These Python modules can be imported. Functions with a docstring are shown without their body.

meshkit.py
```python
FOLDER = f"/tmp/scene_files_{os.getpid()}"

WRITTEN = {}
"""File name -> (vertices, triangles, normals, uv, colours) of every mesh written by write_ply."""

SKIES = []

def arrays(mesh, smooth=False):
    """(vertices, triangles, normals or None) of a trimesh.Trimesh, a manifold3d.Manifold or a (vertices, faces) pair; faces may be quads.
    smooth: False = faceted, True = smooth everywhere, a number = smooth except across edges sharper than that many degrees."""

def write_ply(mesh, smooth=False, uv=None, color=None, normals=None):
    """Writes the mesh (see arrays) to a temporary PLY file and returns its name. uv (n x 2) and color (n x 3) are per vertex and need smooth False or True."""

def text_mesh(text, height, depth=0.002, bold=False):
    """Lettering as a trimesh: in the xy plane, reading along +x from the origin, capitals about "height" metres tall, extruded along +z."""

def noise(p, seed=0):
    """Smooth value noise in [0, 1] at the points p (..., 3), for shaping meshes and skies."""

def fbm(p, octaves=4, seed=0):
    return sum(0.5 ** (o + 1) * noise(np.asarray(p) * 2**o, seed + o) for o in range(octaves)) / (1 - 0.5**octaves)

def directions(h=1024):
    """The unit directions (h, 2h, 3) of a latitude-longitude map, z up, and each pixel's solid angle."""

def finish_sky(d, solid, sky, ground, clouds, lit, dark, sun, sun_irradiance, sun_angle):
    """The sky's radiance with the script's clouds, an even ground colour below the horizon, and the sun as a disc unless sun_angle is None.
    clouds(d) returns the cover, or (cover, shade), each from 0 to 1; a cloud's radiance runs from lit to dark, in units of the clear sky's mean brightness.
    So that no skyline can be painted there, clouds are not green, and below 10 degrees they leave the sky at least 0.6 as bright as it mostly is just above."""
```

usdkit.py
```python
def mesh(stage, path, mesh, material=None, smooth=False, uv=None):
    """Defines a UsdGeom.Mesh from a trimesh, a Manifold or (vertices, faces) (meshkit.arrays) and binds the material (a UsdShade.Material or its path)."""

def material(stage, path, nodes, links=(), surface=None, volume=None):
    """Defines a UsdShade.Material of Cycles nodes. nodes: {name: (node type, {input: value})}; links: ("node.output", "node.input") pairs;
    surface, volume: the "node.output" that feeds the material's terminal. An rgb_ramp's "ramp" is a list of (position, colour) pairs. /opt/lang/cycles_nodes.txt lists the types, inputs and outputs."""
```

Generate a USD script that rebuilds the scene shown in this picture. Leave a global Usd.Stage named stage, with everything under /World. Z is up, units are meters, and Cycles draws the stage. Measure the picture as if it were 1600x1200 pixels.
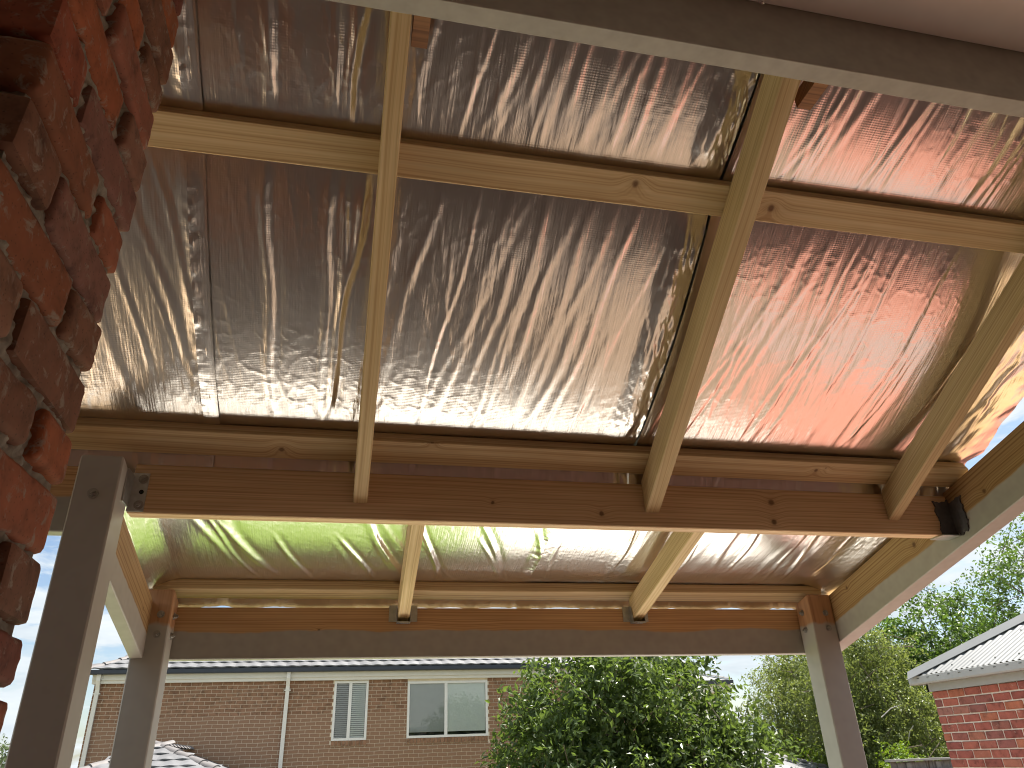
import math, random
import numpy as np, trimesh, usdkit, meshkit
from pxr import Usd, UsdGeom, UsdLux, UsdShade, Gf, Sdf, Vt

stage = Usd.Stage.CreateInMemory()
UsdGeom.SetStageUpAxis(stage, UsdGeom.Tokens.z)
UsdGeom.SetStageMetersPerUnit(stage, 1.0)
UsdGeom.Xform.Define(stage, '/World')
UsdGeom.Scope.Define(stage, '/World/Looks')
H = 1.7                                            # eye height above the paving

# ------------------------------------------------------------------ camera
CAM_R = (0.9764865, -0.2126274, -0.0355481)
CAM_D = (0.0660380, 0.4520005, -0.8895698)
CAM_F = (0.2052147, 0.8663054, 0.4554139)
cam = UsdGeom.Camera.Define(stage, '/World/camera')
cam.CreateHorizontalApertureAttr(36.0)
cam.CreateVerticalApertureAttr(27.0)
cam.CreateFocalLengthAttr(36.0 * 1150 / 1600)
cam.CreateClippingRangeAttr(Gf.Vec2f(0.05, 2000))
m = Gf.Matrix4d(*CAM_R, 0, *[-c for c in CAM_D], 0, *[-c for c in CAM_F], 0, 0, 0, H, 1)
cam.AddTransformOp().Set(m)
cam.CreateExposureAttr(1.5)

# ------------------------------------------------------------------ sky and sun
SUN_EL, SUN_AZ = math.radians(62), math.radians(70)      # azimuth from +y towards +x
SKY_STRENGTH, SUN_INT = 0.06, 1.25
sky_mat = usdkit.material(stage, '/World/Looks/sky_air', {
    'tc': ('texture_coordinate', {}),
    'sky': ('sky_texture', {'sky_type': 'single_scattering', 'sun_disc': False, 'sun_elevation': SUN_EL, 'sun_rotation': SUN_AZ,
                            'air_density': 1.0, 'aerosol_density': 1.2, 'ozone_density': 1.0}),
    'mp': ('mapping', {'scale': (1.7, 1.7, 7.0), 'rotation': (0.0, 0.0, 0.6), 'location': (3.1, 1.7, 0.4)}),
    'n1': ('noise_texture', {'scale': 4.6, 'detail': 8.0, 'roughness': 0.62, 'distortion': 0.5}),
    'cover': ('rgb_ramp', {'ramp': [(0.42, (0, 0, 0)), (0.55, (1, 1, 1))]}),
    'n2': ('noise_texture', {'scale': 4.5, 'detail': 5.0, 'roughness': 0.6}),
    'cl': ('rgb_ramp', {'ramp': [(0.3, (4.0, 4.6, 5.1)), (0.7, (5.7, 6.1, 6.3))]}),
    'mix': ('mix_color', {'fac': 0.0}),
    'bg': ('background_shader', {'strength': SKY_STRENGTH}),
}, [('tc.generated', 'mp.vector'), ('mp.vector', 'n1.vector'), ('mp.vector', 'n2.vector'), ('n1.fac', 'cover.fac'), ('n2.fac', 'cl.fac'),
    ('cover.color', 'mix.fac'), ('sky.color', 'mix.a'), ('cl.color', 'mix.b'), ('mix.result', 'bg.color')], surface='bg.background')
dome = UsdLux.DomeLight.Define(stage, '/World/sky')
dome.CreateIntensityAttr(1.0)
UsdShade.MaterialBindingAPI.Apply(dome.GetPrim()).Bind(sky_mat)
dome.GetPrim().SetCustomDataByKey('kind', 'structure')
sun = UsdLux.DistantLight.Define(stage, '/World/sun')
sun.CreateIntensityAttr(SUN_INT)
sun.CreateAngleAttr(0.5)
sun.CreateNormalizeAttr(True)
sun.CreateColorAttr(Gf.Vec3f(1.0, 0.95, 0.87))
sdir = np.array([math.sin(SUN_AZ) * math.cos(SUN_EL), math.cos(SUN_AZ) * math.cos(SUN_EL), math.sin(SUN_EL)])
zx = np.cross([0, 0, 1.0], sdir); zx /= np.linalg.norm(zx)
zy = np.cross(sdir, zx)
sun.AddTransformOp().Set(Gf.Matrix4d(*zx, 0, *zy, 0, *sdir, 0, 0, 0, 30, 1))

# ------------------------------------------------------------------ naming helpers
_used = {}
def path_for(parent, name):
    base = (parent.GetPath().pathString if parent is not None else '/World') + '/' + name
    k = _used.get(base, 0)
    _used[base] = k + 1
    return base if k == 0 else f'{base}_{k:03d}'
def P(x):
    return x.GetPrim() if hasattr(x, 'GetPrim') else x
def tag(o, label=None, cat=None, group=None, kind=None):
    p = P(o)
    for k, v in (('label', label), ('category', cat), ('group', group), ('kind', kind)):
        if v: p.SetCustomDataByKey(k, v)
    return p
def thing(name, label, cat, loc=(0, 0, 0), group=None, kind=None):
    x = UsdGeom.Xform.Define(stage, path_for(None, name))
    x.AddTranslateOp().Set(Gf.Vec3d(*loc))
    return tag(x, label, cat, group, kind)
def obj(name, mesh, mat, parent=None, smooth=False, uv=None, mat4=None, label=None, kind=None):
    o = usdkit.mesh(stage, path_for(parent, name), mesh, mat, smooth=smooth, uv=uv)
    if mat4 is not None:
        o.AddTransformOp().Set(Gf.Matrix4d(*np.asarray(mat4, float).T.ravel().tolist()))
    return tag(o, label, kind=kind)

# ------------------------------------------------------------------ materials
def mat(name, nodes, links, surface='p.BSDF'):
    return usdkit.material(stage, '/World/Looks/' + name, nodes, links, surface=surface)

def wood(name, light, mid, dark, rough=0.62, paint=None, edge=0.0, wav=0.02, knots=0.86, grain=85.0, spots=()):
    """Sawn pine in the timber's own axes (x along the grain). paint: colour below local z = edge, with a brushed edge."""
    nodes = {
        'tc': ('texture_coordinate', {}), 'oi': ('object_info', {}),
        'off': ('vector_math', {'math_type': 'multiply_add', 'vector2': (1, 1, 1)}),
        'rv': ('combine_xyz', {}), 'r1': ('math', {'math_type': 'multiply', 'value2': 17.3}), 'r2': ('math', {'math_type': 'multiply', 'value2': 3.1}), 'r3': ('math', {'math_type': 'multiply', 'value2': 5.7}),
        # knots
        'km': ('mapping', {'scale': (2.6, 7.0, 7.0)}),
        'kv': ('voronoi_texture', {'feature': 'f1', 'scale': 1.0, 'randomness': 1.0}),
        'kc': ('separate_color', {}),
        'kg': ('math', {'math_type': 'greater_than', 'value2': knots}),
        'kr': ('rgb_ramp', {'ramp': [(0.0, (0.9, 0.9, 0.9)), (0.06, (0.75, 0.75, 0.75)), (0.10, (0, 0, 0))]}),
        'kmask': ('math', {'math_type': 'multiply'}),
        'kw': ('rgb_ramp', {'ramp': [(0.0, (1, 1, 1)), (0.12, (0.6, 0.6, 0.6)), (0.45, (0, 0, 0))]}),
        'kwarp': ('math', {'math_type': 'multiply'}),
        # grain
        'gm': ('mapping', {'scale': (0.22, 1.0, 1.0)}),
        'gn': ('noise_texture', {'scale': 4.0, 'detail': 2.0}),
        'gsep': ('separate_xyz', {}),
        'gy': ('math', {'math_type': 'multiply_add', 'value2': 2.2}),
        'ph': ('math', {'math_type': 'multiply_add', 'value2': 26.0}),
        'wv': ('noise_texture', {'dimensions': '1D', 'scale': grain * 1.25, 'detail': 2.5, 'roughness': 0.62}),
        'wx': ('combine_xyz', {}),
        'wadd': ('math', {'math_type': 'multiply_add', 'value2': 0.05}),
        'wadd2': ('math', {'math_type': 'multiply_add', 'value2': 0.022}),
        'fm': ('mapping', {'scale': (3.0, 160.0, 160.0)}),
        'fn': ('noise_texture', {'scale': 1.0, 'detail': 3.0, 'roughness': 0.6}),
        'bm': ('mapping', {'scale': (1.6, 9.0, 9.0)}),
        'bn': ('noise_texture', {'scale': 1.0, 'detail': 4.0}),
        'ramp': ('rgb_ramp', {'ramp': [(0.0, light), (0.40, light), (0.52, mid), (0.66, dark), (0.80, mid)]}),
        'fine': ('mix_color', {'blend_type': 'multiply', 'fac': 0.42}),
        'fr': ('rgb_ramp', {'ramp': [(0.3, (0.62, 0.6, 0.56)), (0.65, (1, 1, 1))]}),
        'blot': ('mix_color', {'blend_type': 'multiply', 'fac': 0.55}),
        'br': ('rgb_ramp', {'ramp': [(0.35, (0.72, 0.66, 0.58)), (0.6, (1, 1, 1))]}),
        'knot': ('mix_color', {'b': (0.085, 0.036, 0.016)}),
        'tone': ('mix_color', {'blend_type': 'multiply', 'fac': 1.0}),
        'tr': ('rgb_ramp', {'ramp': [(0.0, (0.82, 0.8, 0.78)), (1.0, (1.06, 1.04, 1.0))]}),
        'bp': ('bump', {'strength': 0.25, 'distance': 0.0012}),
        'p': ('principled_bsdf', {'roughness': rough, 'specular_ior_level': 0.3}),
    }
    links = [('oi.random', 'r1.value1'), ('oi.random', 'r2.value1'), ('oi.random', 'r3.value1'), ('r1.value', 'rv.x'), ('r2.value', 'rv.y'), ('r3.value', 'rv.z'),
             ('tc.object', 'off.vector1'), ('rv.vector', 'off.vector3'),
             ('off.vector', 'km.vector'), ('km.vector', 'kv.vector'), ('kv.color', 'kc.color'), ('kc.r', 'kg.value1'), ('kv.distance', 'kr.fac'), ('kr.color', 'kmask.value1'), ('kg.value', 'kmask.value2'),
             ('kv.distance', 'kw.fac'), ('kw.color', 'kwarp.value1'), ('kg.value', 'kwarp.value2'),
             ('off.vector', 'gm.vector'), ('gm.vector', 'gn.vector'), ('off.vector', 'gsep.vector'),
             ('gsep.z', 'gy.value1'), ('gsep.y', 'gy.value3'), ('gn.fac', 'wadd.value1'), ('gy.value', 'wadd.value3'), ('wadd.value', 'wadd2.value3'), ('kwarp.value', 'wadd2.value1'),
             ('wadd2.value', 'wx.y'), ('wx.vector', 'wv.vector'), ('wv.fac', 'ramp.fac'),
             ('off.vector', 'fm.vector'), ('fm.vector', 'fn.vector'), ('fn.fac', 'fr.fac'), ('ramp.color', 'fine.a'), ('fr.color', 'fine.b'),
             ('off.vector', 'bm.vector'), ('bm.vector', 'bn.vector'), ('bn.fac', 'br.fac'), ('fine.result', 'blot.a'), ('br.color', 'blot.b'),
             ('blot.result', 'tone.a'), ('oi.random', 'tr.fac'), ('tr.color', 'tone.b'), ('tone.result', 'knot.a'), ('kmask.value', 'knot.fac'),
             ('fn.fac', 'bp.height'), ('bp.normal', 'p.normal')]
    del nodes['ph']
    final, ring = 'knot.result', 'wadd2.value'
    for i, (kx, ky, kz, kr) in enumerate(spots):          # knots the photo shows, in the timber's own axes
        nodes.update({f'sd{i}': ('vector_math', {'math_type': 'distance', 'vector2': (kx, ky, kz)}),
            f'sn{i}': ('noise_texture', {'scale': 0.55 / kr, 'detail': 2.0}), f'sa{i}': ('math', {'math_type': 'multiply_add', 'value2': kr * 0.9}),
            f'sw{i}': ('map_range', {'from_min': kr * 0.8, 'from_max': kr * 7, 'to_min': 1.0, 'to_max': 0.0, 'clamp': True}), f'sp{i}': ('math', {'math_type': 'power', 'value2': 2.2}),
            f'sq{i}': ('math', {'math_type': 'multiply_add', 'value2': 3.2 * kr}),
            f'sm{i}': ('map_range', {'from_min': kr * 0.95, 'from_max': kr * 1.5, 'to_min': 0.8, 'to_max': 0.0, 'clamp': True}), f'sx{i}': ('mix_color', {'b': (0.10, 0.045, 0.02)}),
            f'sl{i}': ('map_range', {'from_min': kr * 1.2, 'from_max': kr * 3.0, 'to_min': 0.35, 'to_max': 0.0, 'clamp': True}), f'sy{i}': ('mix_color', {'b': tuple(0.75 * c for c in dark)})})
        links += [('tc.object', f'sd{i}.vector1'), ('tc.object', f'sn{i}.vector'), (f'sn{i}.fac', f'sa{i}.value1'), (f'sd{i}.value', f'sa{i}.value3'), (f'sa{i}.value', f'sw{i}.value'), (f'sw{i}.result', f'sp{i}.value1'),
                  (f'sp{i}.value', f'sq{i}.value1'), (ring, f'sq{i}.value3'), (f'sa{i}.value', f'sm{i}.value'), (f'sm{i}.result', f'sx{i}.fac'), (f'sa{i}.value', f'sl{i}.value'), (f'sl{i}.result', f'sy{i}.fac'),
                  (final, f'sy{i}.a'), (f'sy{i}.result', f'sx{i}.a')]
        final, ring = f'sx{i}.result', f'sq{i}.value'
    links.remove(('wadd2.value', 'wx.y')); links.remove(('wx.vector', 'wv.vector')); links.append((ring, 'wv.w')); del nodes['wx']
    if paint is None:
        links.append((final, 'p.base_color'))
    else:
        nodes.update({
            'psep': ('separate_xyz', {}), 'pm': ('mapping', {'scale': (9.0, 40.0, 16.0)}), 'pn': ('noise_texture', {'scale': 1.0, 'detail': 5.0, 'roughness': 0.62}),
            'pm2': ('mapping', {'scale': (2.3, 0.0, 0.0)}), 'pn2': ('noise_texture', {'scale': 1.0, 'detail': 1.0}),
            'pa': ('math', {'math_type': 'multiply_add', 'value2': wav}), 'pa2': ('math', {'math_type': 'multiply_add', 'value2': wav * 2.2}),
            'pr': ('map_range', {'from_min': edge + 1.6 * wav - 0.0035, 'from_max': edge + 1.6 * wav + 0.0035, 'to_min': 1.0, 'to_max': 0.0, 'clamp': True}),
            'pc': ('noise_texture', {'scale': 30.0, 'detail': 4.0}), 'pcr': ('rgb_ramp', {'ramp': [(0.3, tuple(c * 0.93 for c in paint)), (0.7, tuple(c * 1.05 for c in paint))]}),
            'pmx': ('mix_color', {}), 'rr': ('mix_float', {'a': rough, 'b': 0.42})})
        links += [('tc.object', 'psep.vector'), ('tc.object', 'pm.vector'), ('pm.vector', 'pn.vector'), ('tc.object', 'pm2.vector'), ('pm2.vector', 'pn2.vector'),
                  ('pn.fac', 'pa.value1'), ('psep.z', 'pa.value3'), ('pn2.fac', 'pa2.value1'), ('pa.value', 'pa2.value3'), ('pa2.value', 'pr.value'),
                  ('pr.result', 'pmx.fac'), (final, 'pmx.a'), ('tc.object', 'pc.vector'), ('pc.fac', 'pcr.fac'), ('pcr.color', 'pmx.b'),
                  ('pmx.result', 'p.base_color'), ('pr.result', 'rr.fac'), ('rr.result', 'p.roughness')]
    return mat(name, nodes, links)

PAINT = (0.365, 0.35, 0.32)
pine = wood('pale_pine', (0.68, 0.55, 0.33), (0.63, 0.49, 0.27), (0.50, 0.355, 0.175))
brownfir = wood('brown_cleat_fir', (0.30, 0.15, 0.065), (0.25, 0.12, 0.05), (0.16, 0.07, 0.03))

def plain(name, col, rough=0.6, var=0.12, scale=14.0, metallic=0.0, bump=0.0, spec=0.4, coord='tc.object'):
    nodes = {'tc': ('texture_coordinate', {}), 'geo': ('geometry', {}), 'n': ('noise_texture', {'scale': scale, 'detail': 5.0, 'roughness': 0.6}),
             'r': ('rgb_ramp', {'ramp': [(0.25, tuple(c * (1 - var) for c in col)), (0.75, tuple(min(1, c * (1 + var)) for c in col))]}),
             'p': ('principled_bsdf', {'roughness': rough, 'metallic': metallic, 'specular_ior_level': spec})}
    links = [(coord, 'n.vector'), ('n.fac', 'r.fac'), ('r.color', 'p.base_color')]
    if bump:
        nodes['b'] = ('bump', {'strength': 0.5, 'distance': bump})
        links += [('n.fac', 'b.height'), ('b.normal', 'p.normal')]
    return mat(name, nodes, links)

paint_grey = plain('grey_paint', PAINT, 0.45, 0.05, 22.0, bump=0.0006)
paint_pale = plain('aged_beam_paint', (0.31, 0.29, 0.245), 0.55, 0.13, 26.0, bump=0.001)
soffit_white = plain('soffit_white', (0.82, 0.81, 0.78), 0.6, 0.04, 9.0)
galv = plain('galvanised_steel', (0.46, 0.48, 0.48), 0.38, 0.16, 60.0, metallic=0.85)
bolt_steel = plain('bolt_steel', (0.30, 0.29, 0.27), 0.4, 0.2, 90.0, metallic=0.6)
tar = plain('black_sealant', (0.070, 0.070, 0.074), 0.6, 0.35, 70.0, bump=0.004)
dark_hole = plain('bolt_hole', (0.01, 0.01, 0.01), 0.9, 0.1)
shade_sheet_m = plain('shade_tone', (0.235, 0.185, 0.145), 0.7, 0.2, 6.0, coord='geo.position')  # floor tone that stands in for shade near the house
pale_conc = plain('concrete_apron', (0.62, 0.59, 0.54), 0.85, 0.10, 3.0, coord='geo.position')
concrete = plain('pale_concrete', (0.15, 0.148, 0.14), 0.85, 0.10, 3.0, coord='geo.position')
lawn_m = plain('lawn_green', (0.10, 0.165, 0.016), 0.9, 0.3, 9.0, coord='geo.position', spec=0.1)
soil_m = plain('ground_soil', (0.17, 0.15, 0.09), 0.95, 0.3, 2.0, coord='geo.position', spec=0.1)
patio_sun_m = plain('clay_paving', (0.125, 0.085, 0.055), 0.8, 0.16, 5.0, coord='geo.position')  # sunlit half of the same patio, colour lowered to tame the sun
patio_shade_m = plain('patio_shade_side', (0.29, 0.215, 0.155), 0.8, 0.16, 5.0, coord='geo.position')  # shaded half of the patio, colour raised to lift its shade
coral_m = plain('red_paving', (0.29, 0.11, 0.074), 0.85, 0.16, 7.0, coord='geo.position')
sand_m = plain('sand_paving', (0.34, 0.24, 0.145), 0.85, 0.12, 6.0, coord='geo.position')
mortar_m = plain('lime_mortar', (0.16, 0.14, 0.11), 0.95, 0.5, 55.0, bump=0.004, coord='geo.position')

def brick_mat(name, ramp, stain=(0.33, 0.29, 0.24), stain_lo=0.60, stain_hi=0.72, bump=0.0016, sc=1.0):
    return mat(name, {
        'oi': ('object_info', {}), 'geo': ('geometry', {}),
        'rp': ('rgb_ramp', {'ramp': ramp, 'interpolate': True}),
        'n': ('noise_texture', {'scale': 22.0 * sc, 'detail': 6.0, 'roughness': 0.65}),
        'nr': ('rgb_ramp', {'ramp': [(0.28, (0.42, 0.38, 0.38)), (0.46, (0.9, 0.88, 0.86)), (0.6, (1.05, 1, 1)), (0.8, (1.2, 1.15, 1.05))]}),
        'mul': ('mix_color', {'blend_type': 'multiply', 'fac': 1.0}),
        's': ('noise_texture', {'scale': 34.0 * sc, 'detail': 4.0, 'roughness': 0.7, 'distortion': 0.6}),
        'sr': ('rgb_ramp', {'ramp': [(stain_lo, (0, 0, 0)), (stain_hi, (0.85, 0.85, 0.85))]}),
        'mx': ('mix_color', {'b': stain}),
        'pit': ('voronoi_texture', {'scale': 150.0 * sc, 'feature': 'f1'}),
        'pr': ('rgb_ramp', {'ramp': [(0.10, (0.25, 0.2, 0.2)), (0.24, (1, 1, 1))]}),
        'pm': ('mix_color', {'blend_type': 'multiply', 'fac': 0.5}),
        'b': ('bump', {'strength': 0.7, 'distance': bump}),
        'p': ('principled_bsdf', {'roughness': 0.82, 'specular_ior_level': 0.25})},
        [('oi.random', 'rp.fac'), ('geo.position', 'n.vector'), ('n.fac', 'nr.fac'), ('rp.color', 'mul.a'), ('nr.color', 'mul.b'),
         ('geo.position', 's.vector'), ('s.fac', 'sr.fac'), ('mul.result', 'mx.a'), ('sr.color', 'mx.fac'),
         ('geo.position', 'pit.vector'), ('pit.distance', 'pr.fac'), ('mx.result', 'pm.a'), ('pr.color', 'pm.b'), ('pm.result', 'p.base_color'),
         ('n.fac', 'b.height'), ('b.normal', 'p.normal')])
clinker = brick_mat('tumbled_red_brick', [(0.0, (0.21, 0.055, 0.026)), (0.15, (0.14, 0.045, 0.03)), (0.35, (0.25, 0.075, 0.028)), (0.5, (0.16, 0.072, 0.056)), (0.65, (0.19, 0.098, 0.06)), (0.8, (0.12, 0.05, 0.028)), (1.0, (0.28, 0.085, 0.028))], stain=(0.20, 0.165, 0.13), stain_lo=0.555, stain_hi=0.68)
red_brick = brick_mat('red_garage_brick', [(0.0, (0.33, 0.105, 0.08)), (0.25, (0.25, 0.08, 0.065)), (0.5, (0.36, 0.12, 0.085)), (0.7, (0.23, 0.095, 0.085)), (0.85, (0.42, 0.15, 0.08)), (1.0, (0.30, 0.14, 0.115))], stain=(0.5, 0.4, 0.33), stain_lo=0.63, stain_hi=0.8, bump=0.003, sc=0.5)
brown_brick = brick_mat('brown_house_brick', [(0.0, (0.25, 0.138, 0.075)), (0.5, (0.28, 0.158, 0.09)), (1.0, (0.215, 0.115, 0.062))], stain_lo=0.75, stain_hi=0.95, bump=0.001, sc=0.5)
cream_mortar = plain('cream_mortar', (0.74, 0.64, 0.49), 0.95, 0.08, 6.0, coord='geo.position')
grey_mortar = plain('grey_mortar', (0.58, 0.51, 0.44), 0.95, 0.2, 20.0, coord='geo.position')
cream_paint = plain('cream_paint', (0.66, 0.62, 0.53), 0.5, 0.03, 5.0)
navy_gutter = plain('dark_gutter', (0.028, 0.032, 0.04), 0.4, 0.1, 5.0)
roof_metal = plain('corrugated_steel', (0.145, 0.15, 0.15), 0.5, 0.08, 3.0, coord='geo.position')
pale_metal = plain('pale_colour_steel', (0.33, 0.34, 0.335), 0.42, 0.06, 4.0, coord='geo.position')
frame_paint = plain('cream_window_frame', (0.70, 0.67, 0.60), 0.4, 0.03, 6.0)
blind_grey = plain('grey_blind', (0.48, 0.49, 0.47), 0.7, 0.04, 6.0)
blind_pale = plain('pale_blind', (0.90, 0.93, 0.86), 0.7, 0.03, 6.0)
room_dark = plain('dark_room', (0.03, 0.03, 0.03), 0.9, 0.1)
tile_m = mat('grey_roof_tile', {'oi': ('object_info', {}), 'geo': ('geometry', {}), 'n': ('noise_texture', {'scale': 5.0, 'detail': 6.0, 'roughness': 0.65}),
    'r': ('rgb_ramp', {'ramp': [(0.3, (0.105, 0.105, 0.11)), (0.7, (0.16, 0.16, 0.165))]}), 'tr': ('rgb_ramp', {'ramp': [(0, (0.85, 0.85, 0.85)), (1, (1.1, 1.1, 1.1))]}),
    'm': ('mix_color', {'blend_type': 'multiply', 'fac': 1.0}), 'p': ('principled_bsdf', {'roughness': 0.6})},
    [('geo.position', 'n.vector'), ('n.fac', 'r.fac'), ('r.color', 'm.a'), ('oi.random', 'tr.fac'), ('tr.color', 'm.b'), ('m.result', 'p.base_color')])
cap_m = plain('ridge_cap_tile', (0.16, 0.148, 0.145), 0.65, 0.15, 8.0, coord='geo.position')
paling_m = plain('weathered_paling', (0.20, 0.19, 0.175), 0.9, 0.3, 16.0, coord='geo.position')
bark_m = plain('grey_bark', (0.11, 0.085, 0.06), 0.9, 0.35, 30.0, bump=0.01, coord='geo.position')
birch_bark = plain('white_bark', (0.55, 0.52, 0.47), 0.8, 0.3, 18.0, coord='geo.position')
glass_m = mat('window_glass', {'f': ('fresnel', {'IOR': 1.5}), 't': ('transparent_bsdf', {'color': (0.97, 0.98, 0.97)}), 'g': ('glossy_bsdf', {'roughness': 0.02, 'color': (0.7, 0.7, 0.7)}), 'm': ('mix_closure', {})},
    [('f.fac', 'm.fac'), ('t.BSDF', 'm.closure1'), ('g.BSDF', 'm.closure2')], surface='m.closure')

def leaf_mat(name, ramp, gloss=0.42, trans=0.35):
    return mat(name, {'geo': ('geometry', {}), 'r': ('rgb_ramp', {'ramp': ramp}), 'p': ('principled_bsdf', {'roughness': gloss, 'specular_ior_level': 0.45}),
        'tl': ('translucent_bsdf', {}), 'h': ('hsv', {'value': 1.7, 'saturation': 1.15, 'hue': 0.485}), 'm': ('mix_closure', {'fac': trans})},
        [('geo.random_per_island', 'r.fac'), ('r.color', 'p.base_color'), ('r.color', 'h.color'), ('h.color', 'tl.color'), ('p.BSDF', 'm.closure1'), ('tl.BSDF', 'm.closure2')], surface='m.closure')
leaf_dark = leaf_mat('pear_leaf', [(0.0, (0.075, 0.115, 0.03)), (0.5, (0.12, 0.165, 0.04)), (0.80, (0.18, 0.22, 0.05)), (1.0, (0.30, 0.31, 0.08))], gloss=0.38, trans=0.45)
leaf_birch = leaf_mat('birch_leaf', [(0.0, (0.13, 0.165, 0.05)), (0.5, (0.19, 0.225, 0.07)), (1.0, (0.28, 0.30, 0.11))], trans=0.45)
leaf_mid = leaf_mat('maple_leaf', [(0.0, (0.065, 0.115, 0.026)), (0.6, (0.115, 0.175, 0.038)), (1.0, (0.19, 0.245, 0.055))], trans=0.45)
leaf_lime = leaf_mat('lime_leaf', [(0.0, (0.12, 0.19, 0.03)), (0.7, (0.19, 0.26, 0.04)), (1.0, (0.26, 0.30, 0.06))])
leaf_gum = leaf_mat('gum_leaf', [(0.0, (0.07, 0.10, 0.045)), (1.0, (0.13, 0.16, 0.08))])

foil_m = mat('silver_foil', {
    'tc': ('texture_coordinate', {}), 'sep': ('separate_xyz', {}),
    'mv': ('mapping', {'scale': (1.0, 1.0, 1.0)}),
    'w1': ('wave_texture', {'wave_type': 'bands', 'bands_direction': 'y', 'profile': 'sine', 'scale': 55.0, 'distortion': 0.25, 'detail': 1.0, 'detail_scale': 0.6}),
    'w2': ('wave_texture', {'wave_type': 'bands', 'bands_direction': 'x', 'profile': 'sine', 'scale': 42.0, 'distortion': 0.25, 'detail': 1.0, 'detail_scale': 0.6}),
    'wa': ('math', {'math_type': 'add'}),
    'n': ('noise_texture', {'scale': 9.0, 'detail': 3.0}),
    'nr': ('rgb_ramp', {'ramp': [(0.35, (0.15, 0.15, 0.15)), (0.7, (1, 1, 1))]}),
    'wm': ('math', {'math_type': 'multiply'}),
    'b': ('bump', {'strength': 0.55, 'distance': 0.00017}),
    'cm': ('mapping', {'scale': (1.0, 0.5, 1.0)}),
    'sm': ('mapping', {'scale': (95.0, 6.5, 1.0)}), 'sn': ('noise_texture', {'scale': 1.0, 'detail': 3.0, 'roughness': 0.6}), 'b3': ('bump', {'strength': 0.7, 'distance': 0.0014}),
    'c': ('noise_texture', {'scale': 70.0, 'detail': 4.0, 'roughness': 0.6, 'type': 'ridged_multifractal'}),
    'b2': ('bump', {'strength': 0.5, 'distance': 0.00035}),
    'p': ('principled_bsdf', {'metallic': 1.0, 'roughness': 0.25, 'base_color': (0.87, 0.84, 0.80)})},
    [('tc.UV', 'mv.vector'), ('mv.vector', 'w1.vector'), ('mv.vector', 'w2.vector'), ('w1.fac', 'wa.value1'), ('w2.fac', 'wa.value2'), ('mv.vector', 'n.vector'), ('n.fac', 'nr.fac'),
     ('wa.value', 'wm.value1'), ('nr.color', 'wm.value2'), ('wm.value', 'b.height'), ('tc.UV', 'cm.vector'), ('cm.vector', 'c.vector'), ('c.fac', 'b2.height'), ('tc.UV', 'sm.vector'), ('sm.vector', 'sn.vector'), ('sn.fac', 'b3.height'), ('b3.normal', 'b2.normal'), ('b2.normal', 'b.normal'), ('b.normal', 'p.normal')])

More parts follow.
